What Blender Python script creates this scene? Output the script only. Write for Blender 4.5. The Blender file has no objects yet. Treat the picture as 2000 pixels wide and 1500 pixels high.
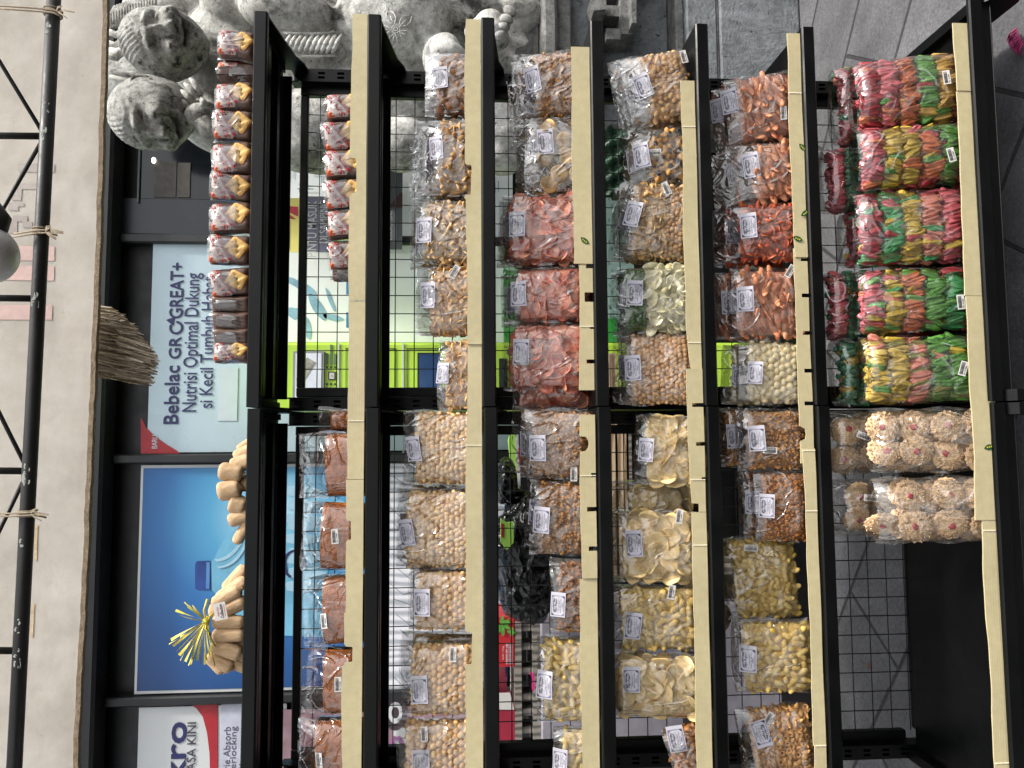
import bpy, math, random
import numpy as np
from mathutils import Vector, Matrix

# ------------------------------------------------------------------ camera, sky, sun, exposure
SC = bpy.context.scene
COL = SC.collection
CF, CYAW, CPIT, CROL = 1381.13, 0.0715, 0.0600, -0.0024
CX, CD, CZ = -0.0617, 1.5672, 1.2755
_F = Vector((math.sin(CYAW)*math.cos(CPIT), math.cos(CYAW)*math.cos(CPIT), -math.sin(CPIT)))
_R = Vector((math.cos(CYAW), -math.sin(CYAW), 0))
_U = Vector((math.sin(CYAW)*math.sin(CPIT), math.cos(CYAW)*math.sin(CPIT), math.cos(CPIT)))
R2 = _R*math.cos(CROL) + _U*math.sin(CROL)
D2 = _R*math.sin(CROL) - _U*math.cos(CROL)
cam_d = bpy.data.cameras.new('camera')
cam = bpy.data.objects.new('camera', cam_d); COL.objects.link(cam)
cam.matrix_world = Matrix(((D2.x, R2.x, -_F.x, CX), (D2.y, R2.y, -_F.y, -CD), (D2.z, R2.z, -_F.z, CZ), (0, 0, 0, 1)))
cam_d.sensor_width = 36; cam_d.lens = CF/2000*36; cam_d.clip_end = 200; cam_d.clip_start = 0.02
SC.camera = cam

def at(x, y, Y):
    """picture pixel (2000x1500) -> point on the vertical plane at depth Y"""
    u2, v2 = (1500-y)-750, x-1000
    d = _F*CF + R2*u2 + D2*v2
    t = (Y+CD)/d.y
    return Vector((CX+d.x*t, Y, CZ+d.z*t))

SUN_EL, SUN_AZ = math.radians(52), math.radians(116)   # azimuth clockwise from +Y
W = bpy.data.worlds.new('World'); SC.world = W; W.use_nodes = True
wn = W.node_tree; wn.nodes.clear()
sky = wn.nodes.new('ShaderNodeTexSky'); sky.sky_type = 'NISHITA'; sky.sun_disc = False
sky.sun_elevation = SUN_EL; sky.sun_rotation = SUN_AZ; sky.air_density = 1.2; sky.dust_density = 3.5
hs = wn.nodes.new('ShaderNodeHueSaturation'); hs.inputs['Saturation'].default_value = 0.14
bg = wn.nodes.new('ShaderNodeBackground'); bg.inputs['Strength'].default_value = 0.15
wo = wn.nodes.new('ShaderNodeOutputWorld')
wn.links.new(sky.outputs[0], hs.inputs['Color']); wn.links.new(hs.outputs[0], bg.inputs[0]); wn.links.new(bg.outputs[0], wo.inputs[0])
sl = bpy.data.lights.new('sun', 'SUN'); sl.energy = 2.2; sl.angle = math.radians(7); sl.color = (1.0, 0.95, 0.87)
so = bpy.data.objects.new('sun', sl); COL.objects.link(so)
_sd = Vector((math.sin(SUN_AZ)*math.cos(SUN_EL), math.cos(SUN_AZ)*math.cos(SUN_EL), math.sin(SUN_EL)))
so.rotation_euler = _sd.to_track_quat('Z', 'Y').to_euler()
SC.view_settings.view_transform = 'Standard'; SC.view_settings.look = 'None'
SC.view_settings.gamma = 1; SC.view_settings.exposure = 0.95
SC.cycles.max_bounces = 8; SC.cycles.transparent_max_bounces = 24
SC.cycles.caustics_reflective = False; SC.cycles.caustics_refractive = False

# ------------------------------------------------------------------ helpers
def lin(c):
    if isinstance(c, str):
        c = c.lstrip('#'); c = [int(c[i:i+2], 16)/255 for i in (0, 2, 4)]
    return tuple(((v/12.92) if v <= 0.04045 else ((v+0.055)/1.055)**2.4) for v in c[:3]) + (1,)

class NT:
    def __init__(s, name):
        s.m = bpy.data.materials.new(name); s.m.use_nodes = True
        s.t = s.m.node_tree; s.t.nodes.clear()
        s.out = s.n('ShaderNodeOutputMaterial')
    def n(s, typ, **kw):
        o = s.t.nodes.new(typ)
        for k, v in kw.items():
            if k.startswith('i_'):
                o.inputs[k[2:].replace('_', ' ')].default_value = v
            else: setattr(o, k, v)
        return o
    def l(s, a, b): s.t.links.new(a, b)
    def ramp(s, fac, stops, mode='LINEAR'):
        r = s.n('ShaderNodeValToRGB'); r.color_ramp.interpolation = mode
        e = r.color_ramp.elements
        while len(e) > 1: e.remove(e[0])
        e[0].position, e[0].color = stops[0][0], stops[0][1]
        for p, c in stops[1:]:
            q = e.new(p); q.color = c
        s.l(fac, r.inputs[0]); return r.outputs[0]
    def coords(s, scale=(1, 1, 1), obj=True):
        tc = s.n('ShaderNodeTexCoord'); mp = s.n('ShaderNodeMapping'); mp.inputs['Scale'].default_value = scale
        s.l(tc.outputs['Object' if obj else 'Generated'], mp.inputs[0]); return mp.outputs[0]
    def noise(s, co, scale, detail=4, rough=0.55, dist=0):
        n = s.n('ShaderNodeTexNoise'); n.inputs['Scale'].default_value = scale; n.inputs['Detail'].default_value = detail
        n.inputs['Roughness'].default_value = rough; n.inputs['Distortion'].default_value = dist
        s.l(co, n.inputs['Vector']); return n.outputs[0]
    def mix(s, fac, a, b, blend='MIX'):
        m = s.n('ShaderNodeMix', data_type='RGBA', blend_type=blend)
        for sock, v in ((m.inputs[0], fac), (m.inputs[6], a), (m.inputs[7], b)):
            if hasattr(v, 'is_output'): s.l(v, sock)
            else: sock.default_value = v
        return m.outputs[2]
    def math(s, op, a, b=0.0, c=0.0):
        m = s.n('ShaderNodeMath', operation=op)
        for sock, v in zip(m.inputs, (a, b, c)):
            if hasattr(v, 'is_output'): s.l(v, sock)
            else: sock.default_value = v
        return m.outputs[0]
    def bump(s, h, strength=0.3, dist=0.01, normal=None):
        b = s.n('ShaderNodeBump'); b.inputs['Strength'].default_value = strength; b.inputs['Distance'].default_value = dist
        s.l(h, b.inputs['Height'])
        if normal: s.l(normal, b.inputs['Normal'])
        return b.outputs[0]
    def pbsdf(s, col, rough=0.5, metal=0.0, normal=None, spec=None, **kw):
        p = s.n('ShaderNodeBsdfPrincipled')
        for sock, v in ((p.inputs['Base Color'], col), (p.inputs['Roughness'], rough), (p.inputs['Metallic'], metal)):
            if hasattr(v, 'is_output'): s.l(v, sock)
            else: sock.default_value = v
        if spec is not None: p.inputs['Specular IOR Level'].default_value = spec
        for k, v in kw.items(): p.inputs[k.replace('_', ' ')].default_value = v
        if normal: s.l(normal, p.inputs['Normal'])
        s.l(p.outputs[0], s.out.inputs[0]); return p

MATS = {}
def simple(name, c, rough=0.5, metal=0.0, var=0.12, vs=20, bump=0.15, bs=80, spec=None, bd=0.004):
    if name in MATS: return MATS[name]
    N = NT(name); c = lin(c); co = N.coords()
    nz = N.noise(co, vs, 5)
    dark = tuple(v*(1-var) for v in c[:3])+(1,); lite = tuple(min(1, v*(1+var)) for v in c[:3])+(1,)
    col = N.ramp(nz, [(0.3, dark), (0.7, lite)])
    nb = N.bump(N.noise(co, bs, 3), bump, bd) if bump else None
    rr = N.ramp(N.noise(co, vs*2.3, 3), [(0.3, (rough*0.8,)*3+(1,)), (0.7, (min(1, rough*1.2),)*3+(1,))])
    N.pbsdf(col, rr, metal, nb, spec)
    MATS[name] = N.m; return N.m

class MB:
    """collects geometry; build() links ONE mesh object"""
    def __init__(s): s.V = []; s.n = 0; s.F = []; s.mi = []; s.sm = []
    def add(s, V, F, mi=0, smooth=False):
        V = np.asarray(V, float).reshape(-1, 3)
        if isinstance(F, np.ndarray): s.F.append((F+s.n, mi, smooth))
        else:
            by = {}
            for f in F: by.setdefault(len(f), []).append(f)
            for k, fs in by.items(): s.F.append((np.array(fs, int)+s.n, mi, smooth))
        s.V.append(V); s.n += len(V)
    def box(s, a, b, mi=0, M=None):
        x0, y0, z0 = a; x1, y1, z1 = b
        V = np.array([(x, y, z) for z in (z0, z1) for y in (y0, y1) for x in (x0, x1)], float)
        if M is not None: V = np.array([M @ Vector(v) for v in V])
        s.add(V, [(0, 2, 3, 1), (4, 5, 7, 6), (0, 1, 5, 4), (2, 6, 7, 3), (0, 4, 6, 2), (1, 3, 7, 5)], mi)
    def rbox(s, a, b, r=0.002, mi=0, M=None):
        """box with chamfered edges"""
        (x0, y0, z0), (x1, y1, z1) = a, b
        r = min(r, (x1-x0)*.45, (y1-y0)*.45, (z1-z0)*.45)
        V = []; 
        for z, q in ((z0, r), (z0+r, 0), (z1-r, 0), (z1, r)):
            X0, X1, Y0, Y1 = x0+q, x1-q, y0+q, y1-q
            c = r if q == 0 else r*.6
            V += [(X0+c, Y0, z), (X1-c, Y0, z), (X1, Y0+c, z), (X1, Y1-c, z), (X1-c, Y1, z), (X0+c, Y1, z), (X0, Y1-c, z), (X0, Y0+c, z)]
        F = [tuple(range(7, -1, -1)), tuple(range(24, 32))]
        for k in range(3):
            for i in range(8):
                j = (i+1) % 8; F.append((k*8+i, k*8+j, k*8+8+j, k*8+8+i))
        V = np.array(V)
        if M is not None: V = np.array([M @ Vector(v) for v in V])
        s.add(V, F, mi)
    def tube(s, pts, r, seg=8, mi=0, caps=True, smooth=True):
        pts = [Vector(p) for p in pts]; n = len(pts)
        rs = r if hasattr(r, '__len__') else [r]*n
        V = []; prev = None
        for i, p in enumerate(pts):
            t = (pts[min(i+1, n-1)]-pts[max(i-1, 0)]).normalized()
            if prev is None:
                up = Vector((0, 0, 1)) if abs(t.z) < 0.9 else Vector((1, 0, 0)); a = t.cross(up).normalized()
            else: a = (prev - t*prev.dot(t)).normalized()
            prev = a; b = t.cross(a)
            for k in range(seg):
                q = 2*math.pi*k/seg; V.append(p+(a*math.cos(q)+b*math.sin(q))*rs[i])
        F = [(i*seg+k, i*seg+(k+1) % seg, (i+1)*seg+(k+1) % seg, (i+1)*seg+k) for i in range(n-1) for k in range(seg)]
        s.add(V, F, mi, smooth)
        if caps:
            s.F.append((np.array([list(range(seg-1, -1, -1))])+s.n-len(V), mi, False))
            s.F.append((np.array([list(range((n-1)*seg, n*seg))])+s.n-len(V), mi, False))
    def prism(s, poly, thick, axis_fn, mi=0):
        """poly 2-D list; axis_fn(p, d)->3-D; d=0 front, d=thick back"""
        n = len(poly)
        V = [axis_fn(p, 0) for p in poly]+[axis_fn(p, thick) for p in poly]
        F = [tuple(range(n)), tuple(range(2*n-1, n-1, -1))]+[(i, i+n, (i+1) % n+n, (i+1) % n) for i in range(n)]
        s.add(V, F, mi)
    def inst(s, V, F, Ms, mi=0, smooth=True):
        """V (n,3), F (m,k) array, Ms list of 4x4 arrays"""
        Ms = np.asarray(Ms); n = len(V)
        if len(Ms) == 0: return
        P = np.einsum('kij,nj->kni', Ms[:, :3, :3], V)+Ms[:, None, :3, 3]
        Fs = (F[None]+(np.arange(len(Ms))*n)[:, None, None]).reshape(-1, F.shape[1])
        s.add(P.reshape(-1, 3), Fs, mi, smooth)
    def mesh(s, name, mats):
        me = bpy.data.meshes.new(name)
        V = np.concatenate(s.V) if s.V else np.zeros((0, 3))
        me.vertices.add(len(V)); me.vertices.foreach_set('co', V.astype(np.float32).ravel())
        ls = np.concatenate([f.ravel() for f, _, _ in s.F]); cnt = np.concatenate([np.full(len(f), f.shape[1]) for f, _, _ in s.F])
        me.loops.add(len(ls)); me.loops.foreach_set('vertex_index', ls.astype(np.int32))
        me.polygons.add(len(cnt)); st = np.concatenate(([0], np.cumsum(cnt)[:-1]))
        me.polygons.foreach_set('loop_start', st.astype(np.int32))
        me.polygons.foreach_set('material_index', np.concatenate([np.full(len(f), m) for f, m, _ in s.F]).astype(np.int32))
        me.polygons.foreach_set('use_smooth', np.concatenate([np.full(len(f), bool(q)) for f, _, q in s.F]))
        me.update(calc_edges=True); me.validate()
        for m in (mats if isinstance(mats, (list, tuple)) else [mats]): me.materials.append(m)
        return me
    def build(s, name, mats, parent=None, loc=None, bevel=0):
        o = bpy.data.objects.new(name, s.mesh(name, mats)); COL.objects.link(o)
        if parent: o.parent = parent
        if loc is not None: o.location = loc
        return o

def thing(name, label, cat, loc=(0, 0, 0), rot=(0, 0, 0), group=None, kind=None):
    o = bpy.data.objects.new(name, None); COL.objects.link(o); o.empty_display_size = 0.05
    o.location = loc; o.rotation_euler = rot; return tag(o, label, cat, group, kind)
def tag(o, label=None, cat=None, group=None, kind=None):
    if label: o['label'] = label
    if cat: o['category'] = cat
    if group: o['group'] = group
    if kind: o['kind'] = kind
    return o

_tx = {}
def text_geo(body, bold=0.0, shear=0.0, spacing=1.0):
    """(V2, F) of flat text, height 1 unit em, left aligned at origin"""
    k = (body, bold, shear, spacing)
    if k in _tx: return _tx[k]
    cu = bpy.data.curves.new('tmp', 'FONT'); cu.body = body; cu.size = 1; cu.offset = bold; cu.shear = shear
    cu.space_character = spacing; cu.resolution_u = 3
    ob = bpy.data.objects.new('tmp', cu); COL.objects.link(ob)
    dg = bpy.context.evaluated_depsgraph_get(); me = bpy.data.meshes.new_from_object(ob.evaluated_get(dg))
    V = np.array([v.co[:2] for v in me.vertices]).reshape(-1, 2); F = [tuple(p.vertices) for p in me.polygons]
    bpy.data.objects.remove(ob); bpy.data.curves.remove(cu); bpy.data.meshes.remove(me)
    _tx[k] = (V, F); return V, F
def text_in(mb, body, box, fn, mi, bold=0.0, shear=0.0, spacing=1.0):
    """lay text so that it fills box=(x0,y0,x1,y1) in 2-D; fn(x,y)->3-D"""
    V, F = text_geo(body, bold, shear, spacing)
    if not len(V): return
    a, b = V.min(0), V.max(0)
    q = (V-a)/(b-a)*np.array([box[2]-box[0], box[3]-box[1]])+np.array([box[0], box[1]])
    mb.add([fn(x, y) for x, y in q], F, mi)

def ico(sub=2):
    import bmesh
    bm = bmesh.new(); bmesh.ops.create_icosphere(bm, subdivisions=sub, radius=1)
    V = np.array([v.co[:] for v in bm.verts]); F = np.array([[v.index for v in f.verts] for f in bm.faces]); bm.free(); return V, F
ICO1, ICO2, ICO3 = ico(2), ico(3), ico(4)
def vnoise(P, scale, seed=0, oct=3):
    """cheap smooth pseudo noise in [-1,1]"""
    r = np.random.RandomState(seed); out = np.zeros(len(P)); amp = 1; tot = 0
    for o in range(oct):
        for _ in range(4):
            k = r.normal(size=3)*scale; ph = r.uniform(0, 6.28)
            out += amp*np.sin(P@k+ph)/4*1.6
        tot += amp; amp *= .5; scale *= 2.1
    return out/tot

def rotm(ax, ay, az):
    cx, sx, cy, sy, cz, sz = math.cos(ax), math.sin(ax), math.cos(ay), math.sin(ay), math.cos(az), math.sin(az)
    return np.array([[cy*cz, sx*sy*cz-cx*sz, cx*sy*cz+sx*sz], [cy*sz, sx*sy*sz+cx*cz, cx*sy*sz-sx*cz], [-sy, sx*cy, cx*cy]])
def M4(R, s, p):
    M = np.eye(4); M[:3, :3] = R*np.asarray(s); M[:3, 3] = p; return M

# ------------------------------------------------------------------ materials
def m_black():
    N = NT('black_powder_coat'); co = N.coords()
    n1 = N.noise(co, 6, 6, 0.7); sc = N.noise(co, 140, 4, 0.7)
    col = N.ramp(n1, [(0.35, lin('#030404')), (0.75, lin('#070808'))])
    ch = N.ramp(N.noise(co, 34, 6, 0.75), [(0.70, (0, 0, 0, 1)), (0.715, (1, 1, 1, 1))])
    col = N.mix(ch, col, lin('#3d3f40'))
    rough = N.ramp(N.noise(co, 9, 5), [(0.3, (.28,)*3+(1,)), (0.7, (.5,)*3+(1,))])
    N.pbsdf(col, rough, 0, N.bump(sc, 0.12, 0.002), .22); return N.m
BLACK = m_black()
WIRE = simple('black_wire', '#0c0d10', 0.45, bump=0)
def m_board(vertical):
    N = NT('cream_corrugated_board'); co = N.coords()
    n1 = N.noise(co, 3, 5, 0.6)
    col = N.ramp(n1, [(0.3, lin('#baad88')), (0.72, lin('#cdc19f'))])
    col = N.mix(0.35, col, N.ramp(N.noise(co, 60, 4), [(0.3, lin('#a09166')), (0.7, lin('#c0b386'))]))
    wv = N.n('ShaderNodeTexWave', wave_type='BANDS', bands_direction='Z' if vertical else 'X')
    wv.inputs['Scale'].default_value = 62 if vertical else 110; wv.inputs['Distortion'].default_value = 0.15
    wv.inputs['Detail'].default_value = 1; N.l(co, wv.inputs[0])
    spot = N.ramp(N.noise(co, 45, 5, 0.7), [(0.70, (0, 0, 0, 1)), (0.74, (1, 1, 1, 1))])
    col = N.mix(N.math('MULTIPLY', spot, 0.35), col, lin('#8f8154'))
    col = N.mix(N.math('MULTIPLY', wv.outputs[0], 0.04), col, lin('#f2e9c4'))
    N.pbsdf(col, 0.42, 0, N.bump(wv.outputs[0], 0.08, 0.0012), 0.4); return N.m
BOARD_V, BOARD_H = m_board(True), m_board(False)

def m_film(name='clear_film', strength=1.0, base_sheen=0.05, scale=1.0, patch_sheen=0.12):
    N = NT(name); co = N.coords()
    oi = N.n('ShaderNodeObjectInfo'); add = N.n('ShaderNodeVectorMath', operation='ADD')
    sc3 = N.n('ShaderNodeVectorMath', operation='SCALE'); cmb = N.n('ShaderNodeCombineXYZ')
    N.l(oi.outputs['Random'], cmb.inputs[0]); N.l(oi.outputs['Random'], cmb.inputs[2])
    N.l(cmb.outputs[0], sc3.inputs[0]); sc3.inputs['Scale'].default_value = 9.0
    N.l(co, add.inputs[0]); N.l(sc3.outputs[0], add.inputs[1]); co = add.outputs[0]
    mp = N.n('ShaderNodeMapping'); mp.inputs['Scale'].default_value = (1, 1, .62); N.l(co, mp.inputs[0]); co = mp.outputs[0]
    def crease(sc_, k, dist):
        n_ = N.noise(co, sc_*scale, 1.5, .5, dist)
        return N.math('SUBTRACT', 1.0, N.math('MINIMUM', N.math('MULTIPLY', N.math('ABSOLUTE', N.math('SUBTRACT', n_, .5)), k), 1.0))
    v = N.n('ShaderNodeTexVoronoi'); v.inputs['Scale'].default_value = 13*scale; N.l(co, v.inputs['Vector'])
    h = N.math('ADD', N.math('MULTIPLY', crease(14, 18, 1.2), .0017*strength), N.math('MULTIPLY', crease(27, 14, .8), .0004*strength))
    h = N.math('ADD', h, N.math('MULTIPLY', v.outputs['Distance'], .006*strength/scale))
    nb = N.bump(h, 1.0, 1.0)
    fr = N.n('ShaderNodeFresnel'); fr.inputs['IOR'].default_value = 1.55; N.l(nb, fr.inputs['Normal'])
    f = N.math('MINIMUM', N.math('MULTIPLY_ADD', fr.outputs[0], 1.9, 0.012), .6)
    tr = N.n('ShaderNodeBsdfTransparent'); tr.inputs[0].default_value = (0.97, 0.975, 0.98, 1)
    gl = N.n('ShaderNodeBsdfGlossy'); gl.inputs['Roughness'].default_value = 0.10; gl.inputs['Color'].default_value = (1, 1, 1, 1)
    N.l(nb, gl.inputs['Normal'])
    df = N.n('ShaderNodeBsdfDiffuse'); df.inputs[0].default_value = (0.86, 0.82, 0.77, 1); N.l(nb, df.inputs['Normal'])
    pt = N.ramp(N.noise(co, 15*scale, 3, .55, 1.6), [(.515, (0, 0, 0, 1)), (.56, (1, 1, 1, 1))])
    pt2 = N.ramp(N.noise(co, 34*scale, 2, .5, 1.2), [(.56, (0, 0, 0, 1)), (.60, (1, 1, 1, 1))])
    hz_ = N.math('ADD', N.math('MULTIPLY', pt, patch_sheen), N.math('MULTIPLY_ADD', pt2, patch_sheen*.6, base_sheen))  # film sheen painted as pale diffuse patches over an even veil
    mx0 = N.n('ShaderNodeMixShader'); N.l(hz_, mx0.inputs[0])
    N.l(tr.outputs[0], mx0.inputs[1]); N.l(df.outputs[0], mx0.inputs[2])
    mx = N.n('ShaderNodeMixShader')
    N.l(f, mx.inputs[0]); N.l(mx0.outputs[0], mx.inputs[1]); N.l(gl.outputs[0], mx.inputs[2])
    N.l(mx.outputs[0], N.out.inputs[0]); return N.m
FILM = m_film('clear_film', 1.35, 0.015, patch_sheen=.07)
FILM_FAINT_SHEEN = m_film('faint_sheen_film', .8, 0.0, patch_sheen=.02)  # clear film with the faintest painted sheen
FILM_SOFT_SHEEN = m_film('soft_sheen_film', 1.3, 0.012, patch_sheen=.015)  # clear film for the floss bags, low painted sheen

def m_food(name, cols, rough=0.5, bump=0.3, bs=250, sub=0.0, spots=None):
    """cols: list of hex; each loose piece takes its own tone"""
    N = NT(name); g = N.n('ShaderNodeNewGeometry'); co = N.coords()
    n = len(cols)
    col = N.ramp(g.outputs['Random Per Island'], [(i/max(1, n-1), lin(c)) for i, c in enumerate(cols)])
    nz = N.noise(co, bs*0.5, 4)
    d = N.ramp(nz, [(0.3, (0.88, 0.87, 0.85, 1)), (0.7, (1.52, 1.38, 1.14, 1))])
    col = N.mix(1.0, col, d, 'MULTIPLY')
    if spots: col = N.mix(N.ramp(N.noise(co, spots[1], 4), [(spots[2], (0, 0, 0, 1)), (spots[2]+0.05, (1, 1, 1, 1))]), col, lin(spots[0]))
    N.pbsdf(col, rough, 0, N.bump(N.noise(co, bs, 4), bump, 0.002), None)
    return N.m

PAPER = simple('label_paper', '#b9b6bf', 0.6, var=0.03, bump=0)
INK = simple('label_ink', '#3a3846', 0.6, bump=0)
INK2 = simple('label_ink_grey', '#77748a', 0.6, bump=0)
STICK = simple('sticker_white', '#c9c5c1', 0.5, var=0.02, bump=0)
STICK_INK = simple('sticker_ink', '#1b1a1c', 0.6, bump=0)

# ------------------------------------------------------------------ setting: ground
def m_paving(name, c1, c2, gap, rough=0.85, scale=1.0, rot=0.6):
    N = NT(name); tc = N.n('ShaderNodeTexCoord'); mp = N.n('ShaderNodeMapping'); mp.inputs['Rotation'].default_value = (0, 0, rot)
    N.l(tc.outputs['Object'], mp.inputs[0]); co = mp.outputs[0]
    br = N.n('ShaderNodeTexBrick'); N.l(co, br.inputs['Vector']); br.inputs['Scale'].default_value = scale
    br.inputs['Mortar Size'].default_value = 0.007; br.inputs['Mortar Smooth'].default_value = 0.25
    br.inputs['Brick Width'].default_value = 0.62; br.inputs['Row Height'].default_value = 0.31
    br.inputs['Color1'].default_value = lin(c1); br.inputs['Color2'].default_value = lin(c2); br.inputs['Mortar'].default_value = lin(gap)
    n1 = N.noise(co, 5, 8, 0.65); n2 = N.noise(co, 90, 6, 0.75)
    col = N.mix(1.0, br.outputs[0], N.ramp(n1, [(0.3, (.6, .6, .6, 1)), (0.7, (1.3, 1.3, 1.28, 1))]), 'MULTIPLY')
    col = N.mix(1.0, col, N.ramp(n2, [(0.32, (.55, .55, .55, 1)), (0.7, (1.35, 1.35, 1.33, 1))]), 'MULTIPLY')
    h = N.math('ADD', N.math('MULTIPLY', br.outputs['Fac'], -1.2), N.math('MULTIPLY', n2, 0.5))
    N.pbsdf(col, rough, 0, N.bump(h, 0.7, 0.008)); return N.m
PAVE = m_paving('stone_paving', '#5a5a5d', '#66656a', '#343336')
SHADEP = m_paving('shaded_dark_floor_tiles', '#0e0d0b', '#100f0d', '#090807', 0.75, 0.9, 0.25)  # dark tiles made blacker: the forecourt's shade is in their colour
mb = MB(); mb.add([(-60, -0.42, 0), (60, -0.42, 0), (60, 80, 0), (-60, 80, 0)], [(0, 1, 2, 3)])
tag(mb.build('ground', PAVE), kind='structure')
mb = MB(); mb.add([(-60, -60, 0), (60, -60, 0), (60, -0.42, 0), (-60, -0.42, 0)], [(0, 1, 2, 3)])
tag(mb.build('forecourt_floor', SHADEP), kind='structure')
CONC = simple('old_concrete', '#85837f', 0.9, var=0.3, vs=7, bump=0.6, bs=60)
mb = MB(); mb.rbox((-6, 0.93, -0.02), (0.72, 1.58, 0.05), 0.008)
tag(mb.build('raised_step', CONC), kind='structure')

# ------------------------------------------------------------------ rack units
ZS = {1: 1.7620, 2: 1.5068, 3: 1.2475, 4: 0.9937, 5: 0.7447, 6: 0.4880, 7: 0.1904}
BY = 0.28                                   # depth of the wire back
def yfront(k): return -0.155 if k == 7 else 0.0
def rack(x0, x1, label, dz, endR):
    t = thing('shelf_rack', label, 'shelf rack', ((x0+x1)/2, 0.25, 0), group='black metal shelf racks joined side by side')
    o = Vector(((x0+x1)/2, 0.25, 0)); c = o.x
    def B(mb, name, mat=BLACK, par=t): return mb.build(name, mat, par)
    hw = (x1-x0)/2
    for s in (-1, 1):                       # slotted uprights
        mb = MB(); a, b = (hw-0.036, hw-0.002) if s > 0 else (-hw+0.002, -hw+0.036)
        for (ya, yb) in ((0.0, 0.004),):
            zc = 0.02; nsl = int(1.72/0.05)
            for i in range(nsl):
                z = zc+i*0.05
                mb.box((a, ya, z), (b, yb, z+0.032))
                for (p, q) in ((a, a+0.008), (a+0.0145, b-0.0145), (b-0.008, b)): mb.box((p, ya, z+0.032), (q, yb, z+0.05))
        mb.box((a, 0.004, 0.02), (a+0.003, 0.04, 1.74)); mb.box((b-0.003, 0.004, 0.02), (b, 0.04, 1.74))
        mb.box((a+0.003, 0.037, 0.02), (b-0.003, 0.04, 1.74))
        B(mb, 'upright')
    # wire back: frame and grid
    mb = MB(); yy = BY-0.25
    X0, X1 = -hw+0.038, hw-0.038
    for (a, b) in ((X0, X0+0.024), (X1-0.024, X1)): mb.rbox((a, yy-0.006, 0.14), (b, yy+0.014, 1.72), 0.002)
    for z in (0.095, 1.70): mb.rbox((X0+0.024, yy-0.004, z), (X1-0.024, yy+0.012, z+0.02), 0.002)
    B(mb, 'back_frame')
    mb = MB(); n = int(round((X1-X0-0.048)/0.05))
    rnd = random.Random(5)
    for i in range(1, n):
        x = X0+0.024+(X1-X0-0.048)*i/n
        mb.tube([(x, yy+0.004, 0.105), (x+rnd.uniform(-.0015, .0015), yy+0.004, 0.9), (x, yy+0.004, 1.71)], 0.0014, 5)
    for i in range(int(1.60/0.05)):
        z = 0.12+i*0.05
        mb.tube([(X0+0.02, yy+0.0065, z), (0, yy+0.0065, z+rnd.uniform(-.001, .001)), (X1-0.02, yy+0.0065, z)], 0.0014, 5)
    B(mb, 'wire_back', WIRE)
    # lower solid back plate
    mb = MB(); mb.rbox((X0+0.026, yy+0.014, 0.03), (X1-0.026, yy+0.018, 0.10), 0.001); B(mb, 'kick_plate')
    for k in range(1, 8):
        yf = yfront(k)-0.25; z = ZS[k]+dz; L = 0.0
        mb = MB()
        # deck with down-turned front lip and rounded nose
        zd = z-(0.052 if k == 7 else 0)
        mb.rbox((-hw+0.0015, yf+0.007, zd-0.004), (hw-0.0015, -0.006, zd-0.001), 0.001)
        if k == 7: mb.box((-hw+0.0015, yf+0.0081, zd-0.001), (hw-0.0015, yf+0.0090, z-0.0035))
        pr = [(0.0, -0.004), (0.003, -0.001), (0.008, 0.0), (0.008, -0.003), (0.0035, -0.005), (0.003, -0.026), (0.006, -0.0295), (0.014, -0.0295), (0.014, -0.0315), (0.004, -0.0315), (0.0, -0.028)]
        nx = 12
        V = []; 
        for i in range(nx+1):
            x = -hw+0.0015+(2*hw-0.003)*i/nx
            for (py, pz) in pr: V.append((x, yf+py+0.0002*math.sin(i*2.1), z+pz))
        m = len(pr)
        F = [(i*m+j, (i+1)*m+j, (i+1)*m+(j+1) % m, i*m+(j+1) % m) for i in range(nx) for j in range(m)]
        F += [tuple(range(m-1, -1, -1)), tuple(range(nx*m, nx*m+m))]
        mb.add(V, F)
        for q in (0.33, 0.66):          # stiffening ribs under the deck
            y = yf+(-0.006-yf)*q; mb.box((-hw+0.03, y-0.01, zd-0.0165), (hw-0.03, y+0.01, zd-0.0045))
        mb.box((-hw+0.03, -0.012, zd-0.028), (hw-0.03, -0.008, zd-0.0045))
        sh = B(mb, 'shelf')
        for s in (-1, 1):
            mb = MB(); a = s*(hw-0.0035); th = 0.0022
            P = [(yf+0.004, z-0.002), (yf+0.004, z-0.028), (yf+0.06, z-0.034), (-0.06, z-0.050), (-0.022, z-0.064), (0.0, z-0.066), (0.006, z-0.03), (0.0, z-0.002)]
            if k == 7: P = [(yf+0.012, z-0.034), (yf-0.012, z-0.05), (yf-0.016, z-0.105), (yf+0.0, z-0.115), (0.03, z-0.115), (0.03, z-0.034)]; th = 0.012; a = s*(hw-0.014)
            mb.prism(P, 2*th, lambda p, d: (a-th+d, p[0], p[1]))
            if k != 7: mb.rbox((a-s*0.011-0.0075, yf+0.02, z-0.012), (a-s*0.011+0.0075, -0.012, z-0.005), 0.001)
            B(mb, 'bracket', par=sh)
        if endR and k != 7 and False: pass
    return t
rack(0.0, 0.9, 'black slotted metal rack holding the candy coloured snack bags', 0.0, True)
rack(-0.9, 0.0, 'black slotted metal rack with husk bundles on its top', -0.003, False)

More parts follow.
